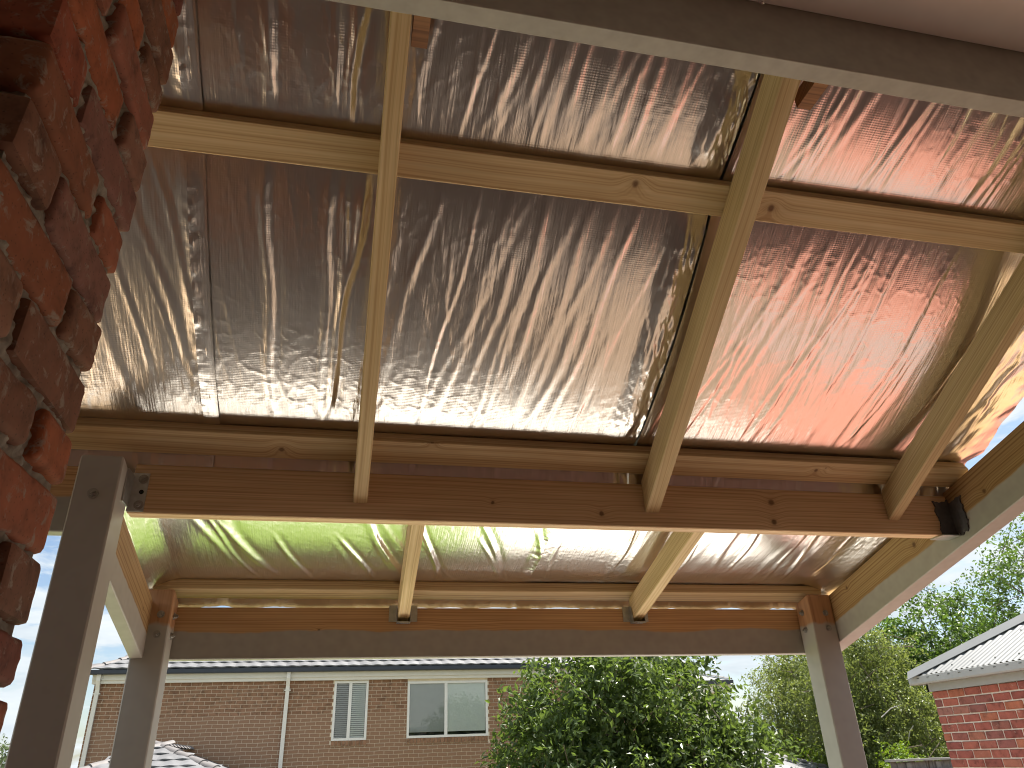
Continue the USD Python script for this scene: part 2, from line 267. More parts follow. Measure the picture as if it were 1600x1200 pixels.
# ------------------------------------------------------------------ mesh helpers
def box(x0, y0, z0, x1, y1, z1):
    b = trimesh.creation.box([x1 - x0, y1 - y0, z1 - z0])
    b.apply_translation([(x0 + x1) / 2, (y0 + y1) / 2, (z0 + z1) / 2])
    return b
def cham(a, b, c, r):
    """Chamfered box, full sizes a, b, c, centred."""
    a, b, c = a / 2, b / 2, c / 2
    pts = []
    for sx in (-1, 1):
        for sy in (-1, 1):
            for sz in (-1, 1):
                pts += [(sx * (a - r), sy * (b - r), sz * c), (sx * (a - r), sy * b, sz * (c - r)), (sx * a, sy * (b - r), sz * (c - r))]
    return trimesh.convex.convex_hull(np.array(pts))
def frame4(o, ex, ey, ez):
    M = np.eye(4); M[:3, 0], M[:3, 1], M[:3, 2], M[:3, 3] = ex, ey, ez, o
    return M
def stick(parent, name, A, B, w, h, material, up=(0, 0, 1), shearA=0.0, shearB=0.0, r=0.0025, label=None):
    """A timber from A to B (axis points), w wide, h deep along up; ends slanted by shear (x shift per z)."""
    A, B = np.array(A, float), np.array(B, float)
    L = np.linalg.norm(B - A); ex = (B - A) / L
    ey = np.cross(up, ex); ey /= np.linalg.norm(ey); ez = np.cross(ex, ey)
    mesh = cham(L, w, h, r)
    v = np.array(mesh.vertices)
    v[:, 0] += np.where(v[:, 0] < 0, shearA, shearB) * v[:, 2]
    mesh = trimesh.Trimesh(v, mesh.faces, process=False)
    return obj(name, mesh, material, parent, mat4=frame4((A + B) / 2, ex, ey, ez), label=label)
def stick_frame(A, B, up=(0, 0, 1)):
    A, B = np.array(A, float), np.array(B, float)
    ex = (B - A) / np.linalg.norm(B - A); ey = np.cross(up, ex); ey /= np.linalg.norm(ey)
    return frame4((A + B) / 2, ex, ey, np.cross(ex, ey))
def local_spots(M, pts):
    Mi = np.linalg.inv(M)
    return [tuple((Mi @ np.array([x, y, H + z, 1.0]))[:3]) + (r,) for (x, y, z, r) in pts]
def tube_mesh(p, rad, sides=7):
    p = np.asarray(p, float); n = len(p)
    t = np.gradient(p, axis=0); t /= np.linalg.norm(t, axis=1, keepdims=True) + 1e-9
    ref = np.where(np.abs(t[:, 2:]) < 0.9, [0, 0, 1.0], [1.0, 0, 0])
    a = np.cross(t, ref); a /= np.linalg.norm(a, axis=1, keepdims=True) + 1e-9
    b = np.cross(t, a); ang = np.arange(sides) * 2 * np.pi / sides
    rad = np.broadcast_to(rad, (n,))
    v = p[:, None] + rad[:, None, None] * (np.cos(ang)[None, :, None] * a[:, None] + np.sin(ang)[None, :, None] * b[:, None])
    f = []
    for i in range(n - 1):
        for j in range(sides):
            k = (j + 1) % sides
            f += [[i * sides + j, i * sides + k, (i + 1) * sides + k], [i * sides + j, (i + 1) * sides + k, (i + 1) * sides + j]]
    return trimesh.Trimesh(v.reshape(-1, 3), f, process=False)
def cat(*ms):
    return trimesh.util.concatenate([x for x in ms if x is not None])
def quadsheet(name, x0, y0, x1, y1, z, material, parent=None, kind='structure'):
    v = np.array([(x0, y0, z), (x1, y0, z), (x1, y1, z), (x0, y1, z)], float)
    return obj(name, (v, np.array([[0, 1, 2], [0, 2, 3]])), material, parent, kind=kind)

# ------------------------------------------------------------------ ground
g = 600.0
quadsheet('ground', -g, -g, g, g, -0.05, soil_m)
quadsheet('lawn', -9, 3.95, 1.05, 13.0, -0.012, lawn_m)
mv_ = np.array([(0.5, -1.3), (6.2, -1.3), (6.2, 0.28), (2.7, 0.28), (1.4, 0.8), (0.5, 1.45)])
obj('dark_paving', (np.c_[mv_, np.full(6, 0.008)], np.array([[0, 1, 2], [0, 2, 3], [0, 3, 4], [0, 4, 5]])), plain('deep_shade_tone', (0.075, 0.057, 0.047), 0.75, 0.2, 6.0, coord='geo.position'), None, kind='structure')  # added dark sheet: floor shade painted where the sun still falls
quadsheet('patio', -1.0, -1.3, 0.6, 2.72, 0.0, patio_shade_m)
quadsheet('clay_paving', 0.6, -1.3, 2.7, 2.72, 0.0, patio_sun_m)  # same patio floor, sunlit side, with the light evened out in its colour
dv = np.array([(-1.0, -1.3), (2.7, -1.3), (2.7, 0.28), (1.4, 0.8), (0.55, 1.45), (-0.45, 2.35), (-1.0, 2.5)])
obj('timber_deck', (np.c_[dv, np.full(7, 0.004)], np.array([[0, 1, 2], [0, 2, 3], [0, 3, 4], [0, 4, 5], [0, 5, 6]])), shade_sheet_m, None, kind='structure')  # painted shade: darker floor sheet cut along the shadow edge, no real deck
quadsheet('timber_deck', 2.7, -1.3, 6.2, 0.28, 0.0, shade_sheet_m)  # house shade painted as a dark floor strip, right side
quadsheet('brick_paving', 2.7, 0.28, 6.2, 1.12, -0.004, coral_m)
quadsheet('path', 2.7, 1.12, 6.2, 1.72, -0.004, concrete)
quadsheet('brick_paving', 2.7, 1.72, 3.7, 3.95, -0.004, coral_m)
quadsheet('brick_paving', 3.7, 1.72, 6.2, 8.0, -0.004, coral_m)
quadsheet('concrete_apron', -7.0, 3.0, 2.7, 3.95, -0.004, pale_conc)
quadsheet('concrete_apron', -1.0, 2.72, 2.7, 3.0, -0.004, pale_conc)
quadsheet('concrete_apron', 1.05, 3.95, 3.7, 9.0, -0.004, pale_conc)
quadsheet('sandstone_paving', -7, 1.25, -1.0, 3.0, -0.004, sand_m)
quadsheet('timber_deck', -7, -1.3, -1.0, 1.25, 0.0, shade_sheet_m)  # shade near the house painted as a dark floor sheet, left side

# ------------------------------------------------------------------ pergola
S1 = math.radians(29.697); T1 = math.tan(S1)
S2 = math.radians(14.676); T2 = math.tan(S2)
pg = thing('pergola', 'timber pergola with raw pine rafters, grey painted posts and a two pitch frame', 'pergola')

# posts
def post(x0, x1, y0, y1, top, material, slope, label=None):
    w, d = x1 - x0, y1 - y0
    m = cham(top, d, w, 0.004)                        # local x up the post
    v = np.array(m.vertices)
    M = frame4(((x0 + x1) / 2, (y0 + y1) / 2, top / 2), (0, 0, 1), (0, 1, 0), (-1, 0, 0))
    v[:, 0] += np.where(v[:, 0] > 0, -slope * v[:, 1], 0)
    return obj('post', trimesh.Trimesh(v, m.faces, process=False), material, pg, mat4=M, label=label)
def post_mat(name, edge, base):
    """Old post: raw fir above the height where the paint stops (local x up the post, so the wood's axes are kept)."""
    return base
p1 = post(-0.690, -0.586, 1.980, 2.085, H + 0.737, paint_grey, T2, 'nearest post, painted grey all the way up')

# raw tops of the two far posts: same post, second material by a proud sleeve is avoided; one mesh with a height-driven mix
def painted_post_mat(name, top, edge):
    return mat(name, {
        'tc': ('texture_coordinate', {}), 'sep': ('separate_xyz', {}),
        'n': ('noise_texture', {'scale': 11.0, 'detail': 4.0, 'roughness': 0.6}),
        'a': ('math', {'math_type': 'multiply_add', 'value2': 0.05}),
        'mr': ('map_range', {'from_min': edge - 0.006 + 0.025, 'from_max': edge + 0.006 + 0.025, 'clamp': True}),
        'gm': ('mapping', {'scale': (4.0, 70.0, 70.0)}), 'gn': ('noise_texture', {'scale': 1.0, 'detail': 4.0, 'roughness': 0.6}),
        'gr': ('rgb_ramp', {'ramp': [(0.3, (0.26, 0.13, 0.065)), (0.5, (0.40, 0.22, 0.11)), (0.75, (0.46, 0.27, 0.145))]}),
        'pn': ('noise_texture', {'scale': 22.0, 'detail': 4.0}), 'pr': ('rgb_ramp', {'ramp': [(0.25, tuple(c * 0.95 for c in PAINT)), (0.75, tuple(c * 1.05 for c in PAINT))]}),
        'mx': ('mix_color', {}), 'p': ('principled_bsdf', {'roughness': 0.5, 'specular_ior_level': 0.35})},
        [('tc.object', 'sep.vector'), ('tc.object', 'n.vector'), ('n.fac', 'a.value1'), ('sep.x', 'a.value3'), ('a.value', 'mr.value'), ('tc.object', 'gm.vector'), ('gm.vector', 'gn.vector'), ('gn.fac', 'gr.fac'),
         ('tc.object', 'pn.vector'), ('pn.fac', 'pr.fac'), ('mr.result', 'mx.fac'), ('pr.color', 'mx.a'), ('gr.color', 'mx.b'), ('mx.result', 'p.base_color')])
TOP2 = H + 0.574
pm2 = painted_post_mat('far_post_finish', TOP2, TOP2 / 2 - 0.105)
p2 = post(-0.694, -0.586, 2.857, 2.957, TOP2, pm2, T2, 'far left post with a raw brown top')
p3 = post(1.929, 2.0385, 2.857, 2.957, TOP2, pm2, T2, 'far right post with a raw brown top')

def bolt(parent, at, n, r=0.0075, L=0.013):
    n = np.array(n, float)
    hexa = trimesh.creation.cylinder(r, L * 0.6, sections=6); hexa.apply_translation([0, 0, L * 0.3 + 0.003])
    wash = trimesh.creation.cylinder(r * 1.7, 0.003, sections=14); wash.apply_translation([0, 0, 0.0015])
    stub = trimesh.creation.cylinder(r * 0.5, L * 0.6, sections=8); stub.apply_translation([0, 0, L * 0.85])
    mm = cat(hexa, wash, stub)
    mm.apply_transform(trimesh.geometry.align_vectors([0, 0, 1], n)); mm.apply_translation(at)
    # bolts are sub-parts: put them in the parent's own axes
    Mx = UsdGeom.Xformable(parent).GetLocalTransformation()
    Mi = np.array(Mx.GetInverse())                    # row vectors
    v = np.c_[np.array(mm.vertices), np.ones(len(mm.vertices))] @ Mi
    mm.vertices = v[:, :3]
    return obj('bolt', mm, bolt_steel, parent)
bolt(p1, (-0.640, 1.980, H + 0.645), (0, -1, 0), 0.008)
bolt(p2, (-0.618, 2.857, H + 0.500), (0, -1, 0)); bolt(p2, (-0.620, 2.857, H + 0.433), (0, -1, 0))
bolt(p2, (-0.586, 2.915, H + 0.503), (1, 0, 0)); bolt(p2, (-0.586, 2.915, H + 0.436), (1, 0, 0))
bolt(p3, (1.929, 2.915, H + 0.520), (-1, 0, 0)); bolt(p3, (1.929, 2.915, H + 0.450), (-1, 0, 0))
bolt(p3, (2.000, 2.857, H + 0.510), (0, -1, 0)); bolt(p3, (2.000, 2.857, H + 0.448), (0, -1, 0))

# beams
UPS1 = (0, math.sin(S1), math.cos(S1)); UPS2 = (0, math.sin(S2), math.cos(S2))
mA, mB = (-0.584, 2.1135, H + 0.700), (2.038, 2.1135, H + 0.7005)
fir = wood('reddish_pine', (0.76, 0.575, 0.375), (0.71, 0.515, 0.315), (0.56, 0.375, 0.215), grain=60.0,
           spots=local_spots(stick_frame(mA, mB), [(0.763, 2.091, 0.668, 0.010), (1.354, 2.091, 0.725, 0.013), (0.421, 2.091, 0.693, 0.0065), (1.35, 2.091, 0.66, 0.011)]))
oldfir = wood('old_orange_fir', (0.72, 0.49, 0.27), (0.66, 0.42, 0.215), (0.48, 0.275, 0.13), grain=70.0, paint=PAINT, edge=0.006,
              spots=[(-0.75, -0.0225, 0.008, 0.006)])
mid = stick(pg, 'beam', mA, mB, 0.045, 0.140, fir, label='raw reddish beam across the middle of the frame')
far_beam = stick(pg, 'beam', (-0.70, 2.9835, H + 0.4525), (2.04, 2.9835, H + 0.4525), 0.045, 0.182, oldfir, label='far beam, raw orange timber above and grey paint below')
leftb = stick(pg, 'beam', (-3.2, 2.1135, H + 0.666), (-0.694, 2.1135, H + 0.666), 0.045, 0.182, oldfir, label='short grey beam running left from the near post behind the brick pillar')
def slope_pt(x, y, zc):
    return (x, y, zc)
# side beams follow the lower pitch; centre line z
def side(xc, w, y0, y1, zbot_at, ybot, h, name, spots, edge, label):
    zc = lambda y: H + zbot_at + (ybot - y) * T2 + h / 2 / math.cos(S2)
    A_, B_ = (xc, y0, zc(y0)), (xc, y1, zc(y1))
    material = wood(name, (0.47, 0.33, 0.165), (0.42, 0.275, 0.125), (0.29, 0.17, 0.07), grain=55.0, paint=PAINT, edge=edge, wav=0.020, spots=local_spots(stick_frame(A_, B_, UPS2), spots))
    return stick(pg, 'beam', A_, B_, w, h, material, up=UPS2, shearA=-T2, shearB=-T2, label=label)
lb = side(-0.6725, 0.043, 2.13, 2.8555, 0.3535, 2.857, 0.186, 'left_beam_timber', [(-0.65, 2.74, 0.50, 0.006)], -0.018, 'left side beam, raw above and painted below')
rb = side(2.0765, 0.073, 0.2, 2.97, 0.395, 2.857, 0.186, 'right_beam_timber', [(2.04, 2.30, 0.655, 0.013), (2.04, 1.93, 0.735, 0.009), (2.04, 2.734, 0.590, 0.007)], -0.016, 'right side beam, raw knotty timber above and grey paint below')

# rafters, upper pitch
ZR = H + 0.669 + 0.09 / 2 / math.cos(S1)             # rafter centre line height at y = 2.1
def rafter_up(xa, xb, w=0.041):
    ya, yb = 0.955, 2.089
    return stick(pg, 'rafter', (xa, ya, ZR + (2.1 - ya) * T1), (xb, yb, ZR + (2.1 - yb) * T1), w, 0.09, pine, up=UPS1, shearA=-T1, shearB=-T1)
rafter_up(0.0365, 0.0305)
rafter_up(0.889, 0.929, 0.047)
rafter_up(1.838, 1.801, 0.042)
# cleats nailed to the house beam beside the first two rafters
for (x0, x1) in ((0.0615, 0.0945), (0.945, 0.980)):
    obj('cleat', box(x0, 0.9555, H + 1.312, x1, 1.040, H + 1.352), brownfir, pg)

# rafters, lower pitch, with joist hangers on the far beam
ZL = H + 0.49 + 0.09 / 2 / math.cos(S2)
for (xa, xb) in ((0.2125, 0.232), (1.171, 1.185)):
    ya, yb = 2.138, 2.957
    rf = stick(pg, 'rafter', (xa, ya, ZL + (2.96 - ya) * T2), (xb, yb, ZL + (2.96 - yb) * T2), 0.044, 0.09, pine, up=UPS2, shearA=-T2, shearB=-T2)
    Mi = np.array(UsdGeom.Xformable(rf).GetLocalTransformation().GetInverse())
    t = 0.0016; yf = 2.9600; yh = 2.905; w = 0.0245; zb = H + 0.4845
    parts = []
    for s in (-1, 1):
        fl = box(0, 0, 0, 0.030, t, 0.062)
        fl.apply_translation([xb + (w if s > 0 else -w - 0.030), yf - t - 0.001, zb + 0.006]); parts.append(fl)
        # side cheek tapering to its front edge
        pts = np.array([(0, yf - t, zb), (0, yh + 0.012, zb), (0, yh + 0.03, zb + 0.062), (0, yf - t, zb + 0.068)])
        pts = np.vstack([pts + [xb + s * w, 0, 0], pts + [xb + s * (w + t), 0, 0]])
        parts.append(trimesh.convex.convex_hull(pts))
        for q in range(3):
            c = trimesh.creation.cylinder(0.0032, 0.003, sections=8); c.apply_transform(trimesh.geometry.align_vectors([0, 0, 1], [0, -1, 0]))
            c.apply_translation([xb + s * (w + 0.010 + 0.008 * (q % 2)), yf - t - 0.002, zb + 0.016 + q * 0.019]); parts.append(c)
    parts.append(box(xb - w, yh, zb - t, xb + w, yf - t, zb))
    lip = box(xb - w + 0.006, yh - 0.010, zb - t - 0.006, xb + w - 0.006, yh, zb - t); parts.append(lip)
    hm = cat(*parts)
    hm.vertices = (np.c_[np.array(hm.vertices), np.ones(len(hm.vertices))] @ Mi)[:, :3]
    obj('joist_hanger', hm, galv, rf)

# battens
BT = 0.038
def batten(ylow, width, t, z0, y0, S, up, xa, xb, name='batten_pine', spots=(), label=None):
    """ylow: y of the lower (far) bottom edge; z0: rafter top height at y0."""
    T = math.tan(S); c = width / 2
    yc = ylow - c * math.cos(S); zc = z0 + (y0 - ylow) * T + c * math.sin(S)
    n = np.array(up) * (BT / 2 + 0.0005)
    A_, B_ = np.array((xa, yc, zc)) + n, np.array((xb, yc, zc)) + n
    material = wood(name, (0.68, 0.54, 0.325), (0.62, 0.47, 0.26), (0.47, 0.32, 0.16), grain=62.0, spots=local_spots(stick_frame(A_, B_, up), spots))
    return stick(pg, 'batten', A_, B_, width, BT, material, up=up, label=label)
ZT1 = H + 0.669 + 0.09 / math.cos(S1)                # rafter tops at y = 2.1
batten(1.322, 0.082, BT, ZT1, 2.1, S1, UPS1, -2.2, 2.30, 'batten_pine_a', [(0.632, 1.274, 1.243, 0.011), (1.005, 1.288, 1.236, 0.010)])
batten(2.064, 0.084, BT, ZT1, 2.1, S1, UPS1, -2.2, 2.075, 'batten_pine_b', [(-0.198, 2.034, 0.81, 0.010), (0.226, 1.987, 0.837, 0.008), (1.498, 2.021, 0.817, 0.008), (1.53, 2.01, 0.82, 0.006)])
batten(0.800, 0.082, BT, ZT1, 2.1, S1, UPS1, -2.2, 2.30, 'batten_pine_c')
ZT2 = H + 0.49 + 0.09 / math.cos(S2)                 # lower rafter tops at y = 2.96
batten(2.979, 0.080, BT, ZT2, 2.96, S2, UPS2, -0.672, 2.037, 'batten_pine_d')
batten(2.300, 0.080, BT, ZT2, 2.96, S2, UPS2, -0.672, 2.06, 'batten_pine_e')

# bracket joining the middle beam to the near post, and the tarred hanger at its right end
def into(parent, mesh):
    Mi = np.array(UsdGeom.Xformable(parent).GetLocalTransformation().GetInverse())
    mesh.vertices = (np.c_[np.array(mesh.vertices), np.ones(len(mesh.vertices))] @ Mi)[:, :3]
    return mesh
t = 0.004
br = cat(box(-0.585, 2.0915 - t - 0.001, H + 0.6335, -0.5425, 2.0905, H + 0.742), box(-0.5855, 2.030, H + 0.645, -0.5815, 2.0864, H + 0.735))
brk = obj('bracket', into(mid, br), galv, mid, label='galvanised angle bracket with two bolts and one empty hole')
for (x, z) in ((-0.556, 0.7245), (-0.556, 0.651)):
    bolt(mid, (x, 2.0870, H + z), (0, -1, 0), 0.0075, 0.013)
hole = trimesh.creation.cylinder(0.0062, 0.001, sections=16); hole.apply_transform(trimesh.geometry.align_vectors([0, 0, 1], [0, -1, 0])); hole.apply_translation([-0.5555, 2.0860, H + 0.688])
obj('bolt_hole', into(mid, hole), dark_hole, mid)
rng = np.random.default_rng(5)
def ragged_plate(u0, u1, v0, v1, amp, seed, t=0.006, n=26):
    from shapely.geometry import Polygon
    pts = []
    for k in range(n): pts.append((u0 + (u1 - u0) * k / n, v0))
    for k in range(n): pts.append((u1, v0 + (v1 - v0) * k / n))
    for k in range(n): pts.append((u1 + (u0 - u1) * k / n, v1))
    for k in range(n): pts.append((u0, v1 + (v0 - v1) * k / n))
    pts = np.array(pts)
    q = np.c_[pts * 60, np.full(len(pts), seed)]
    pts = pts + amp * (np.c_[meshkit.fbm(q, 3, seed), meshkit.fbm(q + 9, 3, seed)] - 0.5) * 2
    return trimesh.creation.extrude_polygon(Polygon(pts).buffer(0), t, engine='earcut')
a = ragged_plate(0, 0.062, 0, 0.118, 0.012, 3)
a.apply_transform(np.array([[1, 0, 0, 1.976], [0, 0, -1, 2.0905], [0, 1, 0, H + 0.634], [0, 0, 0, 1.0]]))
b = ragged_plate(0, 0.060, 0, 0.115, 0.012, 7)
b.apply_transform(np.array([[0, 0, -1, 2.0395], [1, 0, 0, 2.028], [0, 1, 0, H + 0.632], [0, 0, 0, 1.0]]))
obj('tarred_hanger', into(mid, cat(a, b)), tar, mid, label='hanger smeared with black sealant at the right end of the beam')
lipm = box(1.965, 2.072, H + 0.6255, 2.036, 2.135, H + 0.6285)
obj('hanger_lip', into(mid, lipm), galv, mid)

# ------------------------------------------------------------------ foil blankets
def foil(name, label, xs, ybays, z0, y0, S, seed, sag, lean, edgeL=0.0, edgeR=0.0, lift=0.0, ragR=0.0, ds=0.0045, folds=(), amp=1.0, bunchR=0.0, endD=0.0, sideL=0.0, sideR=0.0, parent=None):
    """A reflective blanket lying on battens. xs: (x0, x1). ybays: y of the batten lines it rests on (falling), first and last are its ends."""
    rs = np.random.default_rng(seed)
    cs = math.cos(S)
    s_sup = [(y0 - y) / -cs for y in ybays]            # slope distance from y0, positive downslope
    s0, s1 = s_sup[0], s_sup[-1]
    nx, ns = int((xs[1] - xs[0]) / ds) + 2, int((s1 - s0) / ds) + 2
    X, Sg = np.meshgrid(np.linspace(xs[0], xs[1], nx), np.linspace(s0, s1, ns), indexing='ij')
    h = np.zeros_like(X); q = np.zeros_like(X); Lb = np.ones_like(X)
    half = 0.041
    for a, b in zip(s_sup[:-1], s_sup[1:]):
        ina = (Sg >= a) & (Sg <= b)
        lo, hi = a + half, b - half
        t = np.clip((Sg - lo) / max(hi - lo, 1e-6), 0, 1)
        q = np.where(ina, t, q); Lb = np.where(ina, hi - lo, Lb)
        h = np.where(ina, -sag * (hi - lo) / 0.8 * 4 * t * (1 - t), h)
    free = np.clip(4 * q * (1 - q) * 2.2, 0, 1)         # 0 on the battens
    ends = np.clip(1 - np.minimum(q, 1 - q) / 0.28, 0, 1)
    Sl = q * Lb
    Xw = X + lean * Sl + 0.012 * (meshkit.noise(np.stack([X * 6, Sg * 5, 0 * X + seed], -1), 3) - 0.5)
    nz = lambda fx, fs, sd: meshkit.noise(np.stack([Xw * fx, Sg * fs, 0 * X + 7.3 * sd + seed], -1), sd) - 0.5
    patch = 0.25 + 2.6 * np.clip(meshkit.fbm(np.stack([X * 1.9, Sg * 1.8, 0 * X + seed], -1), 3, 11) - 0.36, 0, 0.5)
    h += amp * patch * free * (0.0022 * nz(7, 1.0, 1) + (0.00045 + 0.0012 * ends) * nz(34, 2.0, 2) + (0.00035 + 0.0007 * ends) * nz(80, 3.6, 5) + (0.00020 + 0.0002 * ends) * nz(150, 6.0, 6))
    # sharp creases: ridged noise, stretched down the slope
    rd = 1 - np.abs(2 * (meshkit.noise(np.stack([Xw * 22, Sg * 2.6, 0 * X + 3.1 * seed], -1), 21)) - 1)
    h -= amp * patch * free * 0.0009 * np.clip(rd - 0.80, 0, 1) / 0.2
    rd2 = 1 - np.abs(2 * (meshkit.fbm(np.stack([X * 26 + Sg * 6, Sg * 20, 0 * X + 5.7 * seed], -1), 3, 31)) - 1)
    h -= amp * free * 0.0008 * np.clip(rd2 - 0.86, 0, 1) / 0.14 * np.clip(patch * 1.3 - 0.5, 0, 1)
    h += amp * 0.0004 * free * (meshkit.fbm(np.stack([X * 75, Sg * 60, 0 * X + seed], -1), 3, 41) - 0.5)
    # single long folds: (x at the top of the bay, lean, height, width, q from, q to, bay)
    for (fx, fl, fa, fw, qa, qb) in folds:
        d = X - (fx + fl * Sl + 0.006 * np.sin(Sl * 14 + fx * 40))
        win = np.clip((q - qa) / 0.12, 0, 1) * np.clip((qb - q) / 0.12, 0, 1)
        h -= fa * win * free * (np.exp(-(d / fw) ** 2) - 0.55 * np.exp(-((d - 1.7 * fw) / (1.2 * fw)) ** 2))
    if bunchR:                                         # loose folds gathered along the right edge
        e = np.clip((X - (xs[1] - bunchR)) / bunchR, 0, 1)
        cr = meshkit.fbm(np.stack([X * 55 - Sg * 3, Sg * 13, 0 * X], -1), 4, 51) - 0.5
        h -= free * (0.012 * np.sin(np.pi * e) ** 2 * (0.6 + 0.8 * meshkit.noise(np.stack([X * 0, Sg * 9, 0 * X], -1), 5)) + 0.026 * e ** 0.7 * np.abs(cr)) * (e > 0)
    if edgeL:                                          # ruffled lap on the left edge
        e = np.clip(1 - (X - xs[0]) / edgeL, 0, 1)
        h -= free * e * (0.004 + 0.007 * (meshkit.fbm(np.stack([X * 30, Sg * 34, 0 * X], -1), 3, 61)))
    if edgeR:
        e = np.clip(1 - (xs[1] - X) / edgeR, 0, 1)
        h -= free * e * (0.003 + 0.008 * (meshkit.fbm(np.stack([X * 30, Sg * 40, 0 * X], -1), 3, 71)))
    if ragR:
        e = np.clip(1 - (xs[1] - X) / 0.22, 0, 1)
        X = X + e * ragR * (meshkit.fbm(np.stack([0 * X, Sg * 11, 0 * X], -1), 3, 81) - 0.5)
        h += 0.018 * e * (meshkit.fbm(np.stack([X * 20 + Sg * 9, Sg * 7, 0 * X], -1), 3, 82) - 0.5) - 0.02 * e ** 2 * free
    if endD:                                           # the end hangs down past the last batten
        e = np.clip((Sg - (s_sup[-2] + half + 0.004)) / (s1 - s_sup[-2] - half - 0.004), 0, 1)
        h -= e ** 1.3 * (endD + 0.016 * (meshkit.fbm(np.stack([X * 9, 0 * X, 0 * X + seed], -1), 3, 91) - 0.5)) + (e > 0) * e * 0.007 * (meshkit.fbm(np.stack([X * 45, Sg * 30, 0 * X], -1), 3, 92) - 0.5)
    if sideL: h -= sideL * np.clip(1 - (X - xs[0]) / 0.10, 0, 1) ** 1.5
    if sideR: h -= sideR * np.clip(1 - (xs[1] - X) / 0.12, 0, 1) ** 1.5
    h += BT + 0.0035 + lift
    es = np.array([0, cs, -math.sin(S)]); n = np.array([0, math.sin(S), cs])
    V = np.array([0, y0, z0]) + X[..., None] * np.array([1.0, 0, 0]) + Sg[..., None] * es + h[..., None] * n
    idx = np.arange(nx * ns).reshape(nx, ns)
    a_, b_, c_, d_ = idx[:-1, :-1], idx[1:, :-1], idx[1:, 1:], idx[:-1, 1:]
    F = np.stack([np.stack([a_, c_, b_], -1), np.stack([a_, d_, c_], -1)], 2).reshape(-1, 3)
    uv = np.stack([X, Sg], -1).reshape(-1, 2)
    o = obj(name, trimesh.Trimesh(V.reshape(-1, 3), F, process=False), foil_m, parent, smooth=True, uv=uv)
    return tag(o, label, 'foil insulation') if parent is None else o

UP_B = (0.62, 0.766, 1.287, 2.028, 2.165)
rs = np.random.default_rng(4)
def rnd_folds(x0, x1, n, lean, a=(0.0004, 0.0018), w=(0.005, 0.016), sd=0):
    r = np.random.default_rng(sd)
    out = []
    for _ in range(n):
        qa = r.choice([0.0, 0.0, 0.3, 0.5]); qb = r.choice([1.0, 1.0, 0.7])
        if qb - qa < 0.3: qb = 1.0
        out.append((r.uniform(x0, x1), lean + r.normal(0, 0.06), r.uniform(*a), r.uniform(*w), qa - 0.12, qb + 0.12))
    return out
fb = foil('foil_blanket', 'crumpled silver foil blanket in the upper roof bay beside the brick pillar', (-2.2, -0.385), UP_B, ZT1, 2.1, S1, 11, 0.030, 0.10, edgeR=0.05, lift=-0.003, endD=0.115,
     folds=rnd_folds(-1.2, -0.45, 16, 0.18, sd=1))
foil('lap_strip', None, (-0.408, -0.368), UP_B, ZT1, 2.1, S1, 31, 0.032, 0.02, lift=-0.007, edgeL=0.034, ds=0.003, amp=0.6, parent=fb)
foil('foil_blanket', 'silver foil blanket with long straight folds across the middle upper roof bays', (-0.41, 0.862), UP_B, ZT1, 2.1, S1, 12, 0.032, -0.16, edgeL=0.0, lift=0.0, bunchR=0.11, endD=0.115,
     folds=[(-0.24, 0.02, 0.0036, 0.012, -.2, 1.2), (-0.09, -0.01, 0.0030, 0.011, -.2, 1.2), (-0.05, -0.03, 0.0026, 0.009, -.2, 1.2), (-0.01, -0.10, 0.0050, 0.010, -.2, 1.2)] + rnd_folds(0.06, 0.8, 26, -0.17, sd=2))
foil('foil_blanket', 'silver foil blanket reflecting coral red at the open right end of the upper roof', (0.872, 2.105), UP_B, ZT1, 2.1, S1, 13, 0.032, -0.14, lift=0.003, ragR=0.05, endD=0.115, amp=0.75,
     folds=rnd_folds(0.95, 1.75, 24, -0.17, sd=3) + rnd_folds(1.85, 2.08, 14, -0.1, a=(0.001, 0.003), sd=8))
LOW_B = (2.15, 2.262, 2.940, 3.035)
foil('foil_blanket', 'silver foil blanket reflecting green lawn in the lower roof, left of its cut seam', (-0.685, 0.715), LOW_B, ZT2, 2.96, S2, 14, 0.024, 0.34, amp=1.5, edgeR=0.05, lift=-0.003, endD=0.046, sideL=0.045,
     folds=rnd_folds(-0.6, 0.65, 20, 0.36, a=(0.001, 0.0035), sd=4))
foil('foil_blanket', 'short silver foil blanket in the lower roof, right of its cut seam', (0.700, 2.075), LOW_B, ZT2, 2.96, S2, 15, 0.024, 0.05, amp=1.5, lift=0.0, endD=0.046, sideR=0.045,
     folds=rnd_folds(0.75, 1.95, 18, 0.05, a=(0.001, 0.003), sd=5))

# roof sheeting over the foil (keeps the sun off the blankets)
def roof_sheet(y_a, y_b, x0, x1, z0, y0, T, lift):
    n = int((x1 - x0) / 0.019)
    xs_ = np.linspace(x0, x1, n); prof = 0.008 * np.cos((xs_ - x0) / 0.076 * 2 * np.pi)
    v = []
    for y in (y_a, y_b):
        for x, p in zip(xs_, prof): v.append((x, y, z0 + (y0 - y) * T + lift + p))
    f = []
    for i in range(n - 1): f += [[i, i + 1, n + i + 1], [i, n + i + 1, n + i]]
    return trimesh.Trimesh(np.array(v), f, process=False)
obj('roof_sheet', roof_sheet(0.55, 2.22, -2.3, 2.10, ZT1, 2.1, T1, 0.085), pale_metal, pg)
obj('roof_sheet', roof_sheet(2.08, 3.08, -0.66, 2.03, ZT2, 2.96, T2, 0.072), pale_metal, pg)

